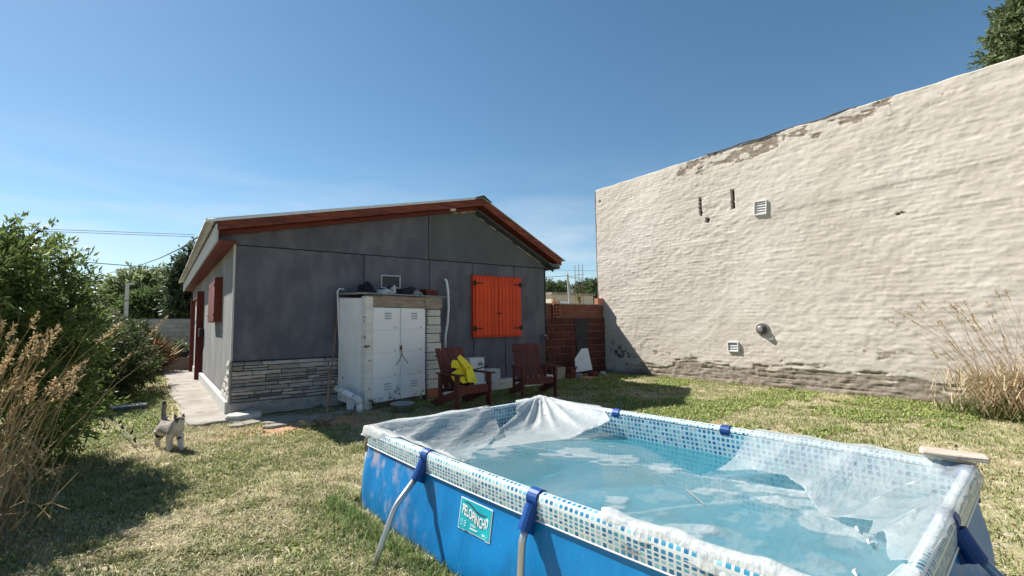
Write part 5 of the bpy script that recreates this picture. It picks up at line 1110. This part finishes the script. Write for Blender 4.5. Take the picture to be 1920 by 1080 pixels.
# dry grass clumps
def drygrass(name, label, base, spread, n, hmin, hmax, lean, leanv, headn, seed, greens=0, group='dry grass clumps', leafn=900, pal=((.40,.29,.15),(.48,.37,.21),(.33,.23,.12))):
    t = thing(name, label, 'dry grass', base, 0, group); r = random.Random(seed); rn = np.random.default_rng(seed); st = MB(); P, D = [], []
    for i in range(n):
        b0 = Vector((base[0]+r.gauss(0, spread[0]), base[1]+r.gauss(0, spread[1]), -.02)); h = r.uniform(hmin, hmax)
        l = Vector((leanv[0], leanv[1], 0))*r.gauss(lean, .13)+Vector((r.gauss(0,.16), r.gauss(0,.16), 0)); e = b0+Vector((l.x*h, l.y*h, h*(1-.25*min(l.length,1)**2)))
        md = b0+Vector((l.x*h*.28, l.y*h*.28, h*.55)); pts = [b0*(1-q)**2+md*2*q*(1-q)+e*q*q for q in (0,.25,.5,.75,1)]
        st.tube(pts, [.0032,.003,.0026,.0021,.0014], 4, False)
        dr = (pts[-1]-pts[-2]).normalized()
        if r.random() < headn:
            L_ = r.uniform(.10, .20); k = r.randint(22, 38)
            for j in range(k): q = j/k; P.append(e-dr*L_*(1-q)+Vector((r.gauss(0,.008), r.gauss(0,.008), r.gauss(0,.008)))*(1.2-q)); D.append(dr+Vector((r.gauss(0,.5), r.gauss(0,.5), r.gauss(0,.4))))
    mk('stems', st, pm('dry_stem_'+str(seed), (.23,.15,.075), (.40,.28,.155), 8, rough=.7, bs=0), t, True, kind='stuff', fixn=False)
    P = np.array([tuple(p) for p in P]); D = np.array([tuple(p) for p in D]); q = len(P); pal = np.array(pal); hp_ = np.array([(.50,.37,.20),(.58,.45,.27),(.42,.29,.15)])
    V, F, C = leaves(P, D, rn.uniform(.018,.034,q), rn.uniform(.008,.014,q), hp_[rn.integers(0,3,q)]*rn.uniform(.8,1.2,(q,1)), seed, .1); npmesh('seed_heads', V, F, M['straw'], t, True, attrs={'Col': ('FLOAT_COLOR', C)}, kind='stuff')
    # curling dry leaves and, at the foot, green blades
    mbv, mbf, mbc = [], [], []
    for i in range(leafn):
        g = r.random() < greens; b0 = Vector((base[0]+r.gauss(0, spread[0]*1.15), base[1]+r.gauss(0, spread[1]*1.15), r.uniform(0, .05 if g else .5)))
        a = r.uniform(0, 2*math.pi); h = r.uniform(.18, .45) if g else r.uniform(.15, .55); o_ = Vector((math.cos(a), math.sin(a), 0))+Vector((leanv[0], leanv[1], 0))*lean*.6; w = r.uniform(.004, .009); sd_ = Vector((-o_.y, o_.x, 0)).normalized()*w
        col = random.Random(seed+i).choice(((.12,.15,.045),(.16,.18,.06),(.09,.12,.035)) if g else tuple(map(tuple, pal))); fall = r.uniform(.2, 1.5); k0 = len(mbv)
        for q_ in (0,.33,.66,1): p = b0+o_*h*q_*.6+Vector((0,0,h*(q_-fall*.55*q_*q_))); ww = sd_*(1-.85*q_); mbv += [tuple(p-ww), tuple(p+ww)]; mbc += [(*col, 1)]*2
        mbf += [(k0+2*j, k0+2*j+1, k0+2*j+3, k0+2*j+2) for j in range(3)]
    V = np.array(mbv); V[:,2] = np.maximum(V[:,2], .0); npmesh('dry_leaves', V, np.array(mbf), M['straw'], t, True, attrs={'Col': ('FLOAT_COLOR', np.array(mbc))}, kind='stuff')
    return t
drygrass('dry_grass', 'tall tan dry grass with seed heads before the leafy bush', (-1.10, 4.75, 0), (.18, .36), 150, .90, 1.66, .13, (1, -.15), .62, 301, .05, leafn=700)
drygrass('dry_grass', 'pale dry grass tuft with green foot against the tan plaster wall', (9.62, 1.25, 0), (.17, .26), 62, .8, 1.80, .30, (-.35, .95), .4, 305, .45, leafn=3200, pal=((.52,.44,.28),(.58,.50,.34),(.42,.33,.20)))
drygrass('dry_grass', 'reddish brown dead tuft beside the pale grass at tan wall', (9.60, .75, 0), (.25, .25), 55, .8, 1.9, .15, (-.3, .9), .5, 309, .15, leafn=1500, pal=((.36,.20,.12),(.46,.30,.17),(.52,.40,.25)))
# reddish fountain grass far by the block wall
t = thing('fountain_grass', 'reddish fountain grass standing beside the grey block wall', 'ornamental grass', ony(262, 664, 18.5)); t.location.z = 0; TM[t.name] = Matrix.Translation(t.location)
rn = np.random.default_rng(5); q = 1500; a = rn.uniform(0, 2*np.pi, q); e = rn.uniform(.5, 1.4, q); P = np.tile(np.array([[t.location.x, t.location.y, .05]]), (q,1))+rn.normal(0, .1, (q,3))*np.array([1,1,.1]); D = np.stack([np.cos(a)*np.cos(e), np.sin(a)*np.cos(e), np.sin(e)], -1)*2.5
V, F, C = leaves(P, D, rn.uniform(.7, 1.35, q), np.full(q, .02), np.array([(.26,.13,.08),(.34,.22,.12),(.16,.14,.06)])[rn.integers(0,3,q)], 6, .1); npmesh('blades', V, F, M['straw'], t, True, attrs={'Col': ('FLOAT_COLOR', C)}, kind='stuff')
# weeds growing before the locker doors and at the shed foot
for (u, v, n, s), lb in zip(((735,760,14,.34),(700,768,9,.22),(780,752,10,.28),(600,800,10,.12)), ('thin weed stems growing before the locker doors','low weed at the foot of the flaky shed post','sparse weed beside the brick pier foot','small weed tuft at the foot of the short stick')):
    p = gnd(u, v); t = thing('weed', lb, 'weed', (p.x, p.y, 0), 0, 'weeds at the shed foot'); r = random.Random(u); mb = MB(); LP, LD = [], []
    for i in range(n):
        e = Vector((p.x+r.gauss(0,.12), p.y+r.gauss(0,.05), r.uniform(.5,1)*s)); b0 = Vector((p.x+r.gauss(0,.05), p.y+r.gauss(0,.03), 0)); mb.tube([b0, b0.lerp(e,.6)+Vector((0,0,.03)), e], [.003,.0025,.0015], 4)
        for j in range(7): LP.append(tuple(b0.lerp(e, r.uniform(.3,1)))); LD.append((r.gauss(0,1), r.gauss(0,1), r.uniform(0,.8)))
    mk('stems', mb, M['stick'], t, True); q = len(LP); V, F, C = leaves(np.array(LP), np.array(LD), np.full(q,.05), np.full(q,.018), np.tile([[.09,.12,.04]], (q,1)), u); npmesh('leaves', V, F, M['leaf'], t, True, attrs={'Col': ('FLOAT_COLOR', C)})
# ---- far trees
FARG = [(.15,.195,.085),(.19,.24,.11),(.12,.16,.07),(.22,.26,.13)]
def far_tree(name, label, Y, blobs, ntw, leaf, pal, seed, tr=.25, X=None, group='trees beyond the walls', shell=.45):
    bl = [pxb(u, v, Y, ru, rv) if X is None else None for u, v, ru, rv in blobs]
    if X is not None:
        bl = []
        for u, v, ru, rv in blobs: p = onx(u, v, X); k = (p-CO).dot(CF)/FPX; bl.append((p.x, p.y, p.z, ru*k, ru*k*1.2, rv*k))
    cx = sum(b_[0] for b_ in bl)/len(bl); cy = sum(b_[1] for b_ in bl)/len(bl)
    return plant(name, label, 'tree', (cx, cy, 0), bl, ntw, 14, leaf*2.6, leaf, leaf*.45, pal, seed, 8, group, trunk_r=tr, names=('trunk','crown'), shell=shell)
far_tree('broad_tree', 'tall grey green rounded tree crown beyond the block wall', 46, [(265,545,32,24),(236,560,20,18),(300,552,28,26),(255,580,28,20),(290,588,32,22)], 1300, .42, FARG, 401, .35)
far_tree('broad_tree', 'low dark tree beside the lamp post behind the block wall', 40, [(258,590,18,18),(280,580,22,24),(225,598,14,10),(320,580,26,30),(335,600,22,20)], 900, .34, [(.09,.135,.045),(.12,.17,.06)], 405, .22)
far_tree('pine_tree', 'dark conifer showing behind the house eave', 30, [(354,503,10,13),(350,525,14,16),(362,548,22,22),(358,580,24,24),(364,482,7,12)], 900, .26, [(.05,.08,.04),(.07,.10,.05)], 409, .2)
far_tree('low_tree', 'pale feathery young tree left of the lamp post', 38, [(172,585,9,12),(198,598,12,9)], 70, .22, [(.16,.17,.11),(.20,.20,.14)], 413, .06)
far_tree('garden_tree', 'dark pine in the gap between the two buildings', 34, [(1096,546,15,14),(1088,562,14,10),(1104,560,14,12)], 520, .24, [(.06,.09,.045),(.08,.115,.05)], 417, .15)
far_tree('garden_tree', 'green tree close to the edge of the tan wall in the gap', 32, [(1118,545,12,16),(1122,562,12,10)], 380, .24, [(.08,.125,.045),(.10,.145,.055)], 421, .15)
far_tree('garden_tree', 'light green tree above the beige house in the gap', 48, [(1040,546,14,9),(1056,541,10,8),(1024,540,12,10)], 380, .3, [(.10,.14,.06),(.08,.12,.05)], 425, .15)
far_tree('broad_tree', 'tree crown rising above the tall tan wall', 0, [(1915,55,30,34),(1895,92,22,24),(1935,90,30,40),(1925,15,24,24),(1872,112,14,10)], 700, .17, [(.13,.17,.075),(.17,.21,.10),(.10,.14,.065)], 429, .2, X=22)

# ================================================================== FAR WALLS, POLES, CABLES
gw = thing('block_wall', 'grey concrete block wall at the far end of the garden', 'wall', (-2, 27, 0)); mk('mortar_bed', MB().box(-9, 2.2, 27.03, 27.18, 0, 1.82), M['mortar'], gw, True); rr = random.Random(8)
for r_ in range(9):
    x = -8.8-(.2 if r_ % 2 else 0)
    while x < 2.0: inst('block', rr.choice(BMS['bl']), gw, (x+.2, 27.04+rr.uniform(-.006,.006), (r_+.5)*.2), (0,0,0), (.385, .06, .186), True); x += .4
def cable(pts, r, label, sag=None):
    q = []
    for i in range(len(pts)-1):
        for k in range(6): q.append(pts[i].lerp(pts[i+1], k/6))
    q.append(pts[-1]); tag(mk('power_cable', MB().tube(q, r, 5), M['cable'], None), label, 'cable', 'overhead cables')
cable([ony(408,418,8.38), ony(378,440,11), ony(340,465,15), ony(300,484,20), ony(255,500,26), ony(200,513,33), ony(150,518,40)], .016, 'sagging black service cable tied to the house eave')
cable([ony(60,484,46), ony(150,491,46), ony(240,498,46), ony(345,505,46)], .03, 'taut cable crossing low behind the leafy bush')
cable([ony(-40,425,60), ony(120,431,60), ony(365,440,60)], .022, 'upper faint cable high over the block wall')
cable([ony(-40,428,60.5), ony(120,435,60.5), ony(365,444,60.5)], .022, 'lower faint cable high over the block wall')
lp = thing('utility_pole', 'grey concrete pole beyond the block wall', 'pole', ony(239,600,38)); lp.location.z = 0; TM[lp.name] = Matrix.Translation(lp.location); a = ony(239,532,38); mk('shaft', MB().tube([(a.x, a.y, 0), (a.x, a.y, a.z)], [.14,.10], 10), M['pole'], lp, True); mk('lamp_head', MB().box(a.x-.12, a.x+.35, a.y-.1, a.y+.1, a.z-.05, a.z+.06), M['pole'], lp, True)
lp = thing('utility_pole', 'leaning grey pole in the gap between house and tan building', 'pole', ony(1068,575,26)); lp.location.z = 0; TM[lp.name] = Matrix.Translation(lp.location); a = ony(1064,515,26); b_ = ony(1069,580,26); d = (a-b_)/(a.z-b_.z); mk('shaft', MB().tube([b_-d*b_.z, a], [.10,.08], 10), M['pole'], lp, True); mk('insulator', MB().tube([a, a+Vector((0,0,.15))], .04, 8), M['vent_white'], lp, True)
cable([ony(1020,520,20), ony(1064,517,26), ony(1130,529,36)], .016, 'cable running over the leaning pole in the gap')
cable([ony(1064,519,26), ony(1130,534,30)], .014, 'short low cable from the leaning pole to tan wall side')
cable([ony(1020,506,60), ony(1130,508,60)], .02, 'distant faint cable high in the gap')
# unfinished house with bare column bars
bh = thing('beige_house', 'beige flat-roofed house behind the red yard wall', 'house', (ony(1075,575,30).x, 30, 0)); a, b_ = ony(1034,552,30), ony(1112,552,30)
mk('wall', MB().box(a.x, b_.x, 30, 36, 0, a.z), pm('beige_wall', (.55,.48,.38), (.62,.55,.45), 2, rough=.9), bh, True); mk('roof_edge', MB().box(a.x-.15, b_.x+.1, 29.8, 36, a.z, a.z+.18), M['concrete'], bh, True)
q = ony(1058,572,29.9); mk('door', MB().box(q.x-.5, q.x+.6, 29.93, 29.99, 0, q.z+.35), M['vent_white'], bh, True)
q = ony(1055,556,29.9); mk('roof_wing', MB().prism([(a.x, 29.8, a.z-.4), (q.x, 29.8, a.z-.9), (q.x, 29.8, a.z-1.0), (a.x, 29.8, a.z-.6)], (0, .15, 0)), M['brick_orange'], bh, True)
cb = thing('column_bars', 'bare steel column bars tied together above the red yard wall', 'rebar', (ony(1086,575,20).x, 20, 0))
for u, v in ((1078,497),(1085,495),(1092,496)): a = ony(u, v, 20); mk('bar', MB().tube([(a.x, 20, 0), (a.x, 20, a.z)], .018, 6), M['rust'], cb, True)
for v in (516, 538): a, b_ = ony(1077,v,20), ony(1095,v-1,20); mk('tie', MB().tube([a, b_], .012, 6), M['rust'], cb, True)
# small potted plant and short bars standing on the yard wall
p = ony(1087, 588, BY+.10); t = thing('wall_plant', 'yellowish small plant growing on top of red yard wall', 'plant', (p.x, BY+.09, 1.93)); r = random.Random(3); LP = []; LD = []
mb = MB()
for i in range(7): e = Vector((p.x+r.gauss(0,.07), BY+.09+r.gauss(0,.04), 2.0+r.uniform(0,.22))); mb.tube([(p.x+r.uniform(-.04,.04), BY+.09, 1.90), e], .004, 4); LP += [tuple(e-Vector((0,0,r.uniform(0,.15)))) for _ in range(14)]; LD += [(r.gauss(0,1), r.gauss(0,1), r.gauss(0,.8)) for _ in range(14)]
mk('stems', mb, M['stick'], t, True); q = len(LP); V, F, C = leaves(np.array(LP), np.array(LD), np.full(q,.07), np.full(q,.03), np.tile([[.28,.25,.09]], (q,1)), 9); npmesh('leaves', V, F, M['leaf'], t, True, attrs={'Col': ('FLOAT_COLOR', C)})
# planter with a plant beside the far path
p = ony(333, 692, 19.5); t = thing('planter', 'tan planter trough with a leafy plant at the far path end', 'planter', (p.x-.05, 19.5, 0)); x = p.x-.05
mk('trough', MB().prism([(x-.38, 19.2, 0), (x+.38, 19.2, 0), (x+.42, 19.2, .42), (x-.42, 19.2, .42)], (0, .5, 0)), M['planter'], t, True, bevel=.02); mk('dark_pot', MB().lathe([(.001,.42),(.26,.42),(.32,.62),(.29,.62),(.001,.58)], 16, c=(x+.05, 19.45, 0)), M['dark_tray'], t, True)
r = random.Random(6); LP = [(x+.05+r.gauss(0,.16), 19.45+r.gauss(0,.12), .62+abs(r.gauss(0,.16))) for _ in range(120)]; LD = [(r.gauss(0,1), r.gauss(0,1), r.uniform(.1,.9)) for _ in LP]
V, F, C = leaves(np.array(LP), np.array(LD), np.full(120,.22), np.full(120,.07), np.tile([[.12,.15,.07]], (120,1)), 10); npmesh('leaves', V, F, M['leaf'], t, True, attrs={'Col': ('FLOAT_COLOR', C)})
# dark trough with pale lid lying on the lawn
a, b_ = gnd(207, 776), gnd(276, 769); c = (a+b_)/2; t = thing('feeding_trough', 'low dark trough with a pale top board lying on the lawn', 'trough', (c.x, c.y+.1, 0), math.atan2((b_-a).y, (b_-a).x)); L_ = (b_-a).length/2
mk('trough_body', MB().prism([(-L_, -.10, 0), (L_, -.10, 0), (L_*.96, -.10, .085), (-L_, -.10, .085)], (0, .22, 0)), M['dark_tray'], t, bevel=.01); mk('top_board', MB().box(-L_-.01, L_*.97, -.09, .15, .086, .105), M['pale_board'], t, bevel=.006)
# dark twig with buds on the lawn
a, b_ = gnd(186, 790), gnd(268, 856); t = thing('fallen_twig', 'dark budded twig lying on the lawn before the cat', 'twig', ((a+b_)/2)); pts = [a.lerp(b_, k/8)+Vector((0, .03*math.sin(k), .05+.10*math.sin(math.pi*k/8))) for k in range(9)]
mk('stem', MB().tube(pts, [.006]*8+[.003], 5), M['black_iron'], t, True)
for k in range(1, 8): p = pts[k]+Vector((.02*(-1)**k, .03, .03)); mk('bud', MB().tube([pts[k], p, p+Vector((.01,.0,.03))], [.004,.016,.003], 6), M['black_iron'], t, True)

# ================================================================== CATS
def skin_body(name, verts, edges, radii, mat, parent, root=0, sub=2):
    me = bpy.data.meshes.new(name); me.from_pydata([tuple(v) for v in verts], edges, []); me.materials.append(mat)
    o = bpy.data.objects.new(name, me); place(o, parent); md = o.modifiers.new('skin', 'SKIN'); md.use_smooth_shade = True
    for i, r in enumerate(radii):
        sv = me.skin_vertices[0].data[i]; sv.radius = (r, r) if not isinstance(r, tuple) else r; sv.use_root = (i == root)
    s = o.modifiers.new('sub', 'SUBSURF'); s.levels = sub; s.render_levels = sub; return o
m, nt, b, o = nmat('cat_fur'); n1 = noise(nt, 9, detail=4); tcn = nd(nt, 'ShaderNodeTexCoord'); s_ = nd(nt, 'ShaderNodeSeparateXYZ'); nt.links.new(tcn.outputs['Object'], s_.inputs[0])
up = ramp(nt, mth(nt, 'ADD', s_.outputs['Z'], mth(nt, 'MULTIPLY', mth(nt, 'SUBTRACT', n1, .5), .22)), .195, .225)
fr_ = ramp(nt, s_.outputs['Y'], -.20, -.14)               # chest and face stay white
g2 = mth(nt, 'MULTIPLY', up, fr_); headg = mth(nt, 'MULTIPLY', ramp(nt, s_.outputs['Z'], .345, .362), 1.0); g2 = mth(nt, 'MAXIMUM', g2, headg)
c = mixc(nt, ramp(nt, noise(nt, 60, (1,.3,1), 4), .35, .65), (.17,.15,.14), (.34,.31,.29)); c = mixc(nt, g2, (.56,.53,.50), c)
c = mixc(nt, ramp(nt, noise(nt, 11, detail=3), .62, .65), c, (.14,.09,.065))
tail = ramp(nt, s_.outputs['Z'], .46, .50); c = mixc(nt, tail, c, (.05,.045,.045)); nt.links.new(c, b.inputs['Base Color']); b.inputs['Roughness'].default_value = .9; b.inputs['Specular IOR Level'].default_value = .1; bump(nt, b, noise(nt, 160, (1,.4,1), 3), .5, .004); M['cat'] = m
M['cat_dark'] = pm('cat_dark', (.03,.025,.025), (.06,.05,.045), 20, rough=.5, bs=0); M['cat_ear'] = pm('cat_ear', (.12,.10,.095), (.20,.17,.155), 30, rough=.9, bs=.3, bscale=90); M['cat_pink'] = pm('cat_pink', (.35,.20,.18), (.30,.16,.15), 20, rough=.8, bs=0)
p = gnd(320, 846); cat = thing('cat', 'grey and white cat with raised tail walking across the lawn', 'cat', (p.x, p.y+.12, 0), R_(17)); cat.scale = (1.10, 1.10, 1.02)
v = [(0,.15,.225),(0,.03,.222),(0,-.10,.226),(0,-.155,.285),(0,-.195,.345),(0,-.238,.330),      # 0-5 spine, head, muzzle
     (0,.215,.285),(0,.235,.36),(0,.23,.44),(0,.242,.52),                                      # 6-9 tail
     (.045,-.115,.18),(.042,-.135,.10),(.040,-.165,.02),(.040,-.19,.014),                      # 10-13 front leg forward
     (-.045,-.105,.18),(-.042,-.075,.10),(-.040,-.085,.02),(-.040,-.11,.014),                  # 14-17 front leg back
     (.05,.15,.185),(.052,.10,.135),(.050,.175,.085),(.048,.15,.015),(.048,.125,.013),         # 18-22 hind
     (-.05,.17,.185),(-.052,.14,.135),(-.050,.225,.09),(-.048,.215,.015),(-.048,.19,.013)]     # 23-27 hind
e = [(0,1),(1,2),(2,3),(3,4),(4,5),(0,6),(6,7),(7,8),(8,9),(2,10),(10,11),(11,12),(12,13),(2,14),(14,15),(15,16),(16,17),(0,18),(18,19),(19,20),(20,21),(21,22),(0,23),(23,24),(24,25),(25,26),(26,27)]
r_ = [.078,.086,.078,.062,.066,.036,.030,.026,.024,.017,.042,.030,.024,.026,.042,.030,.024,.026,.056,.042,.027,.023,.026,.056,.042,.027,.023,.026]
skin_body('body', v, e, r_, M['cat'], cat)
for s in (-1, 1):
    mk('ear', MB().add([(s*.014,-.215,.385),(s*.056,-.200,.368),(s*.036,-.180,.374),(s*.044,-.203,.426)], [(0,1,3),(1,2,3),(2,0,3),(0,2,1)]), M['cat_ear'], cat, bevel=.002)
    mk('eye', MB().lathe([(.001,-.004),(.0075,-.002),(.0075,.002),(.001,.004)], 10, c=(s*.024,-.2515,.356), M=Matrix.Rotation(R_(90), 4, 'X')), M['cat_dark'], cat)
mk('nose', MB().prism([(-.008,-.279,.338),(.008,-.279,.338),(0,-.279,.327)], (0, .004, 0)), M['cat_pink'], cat)
p = gnd(253, 712); cat2 = thing('cat', 'small grey cat sitting in the shrub shade beside the path', 'cat', (p.x, p.y, 0), R_(10)); cat2.scale = (1.15, 1.15, 1.15)
v = [(0,.08,.07),(0,.03,.16),(0,-.03,.245),(0,-.06,.30),(0,-.085,.345),(0,-.125,.332),(0,.16,.03),(.08,.20,.02),(.15,.12,.02),(.035,-.05,.14),(.033,-.07,.02),(.033,-.10,.014),(-.035,-.05,.14),(-.033,-.07,.02),(-.033,-.10,.014),(.07,.02,.06),(.07,-.05,.02),(-.07,.02,.06),(-.07,-.05,.02)]
e = [(0,1),(1,2),(2,3),(3,4),(4,5),(0,6),(6,7),(7,8),(2,9),(9,10),(10,11),(2,12),(12,13),(13,14),(0,15),(15,16),(0,17),(17,18)]
skin_body('body', v, e, [.085,.075,.06,.045,.047,.024,.03,.02,.013,.028,.018,.02,.028,.018,.02,.045,.022,.045,.022], M['cat'], cat2)
for s in (-1, 1): mk('ear', MB().add([(s*.012,-.095,.378),(s*.046,-.085,.366),(s*.030,-.070,.372),(s*.036,-.085,.424)], [(0,1,3),(1,2,3),(2,0,3),(0,2,1)]), M['cat_ear'], cat2)
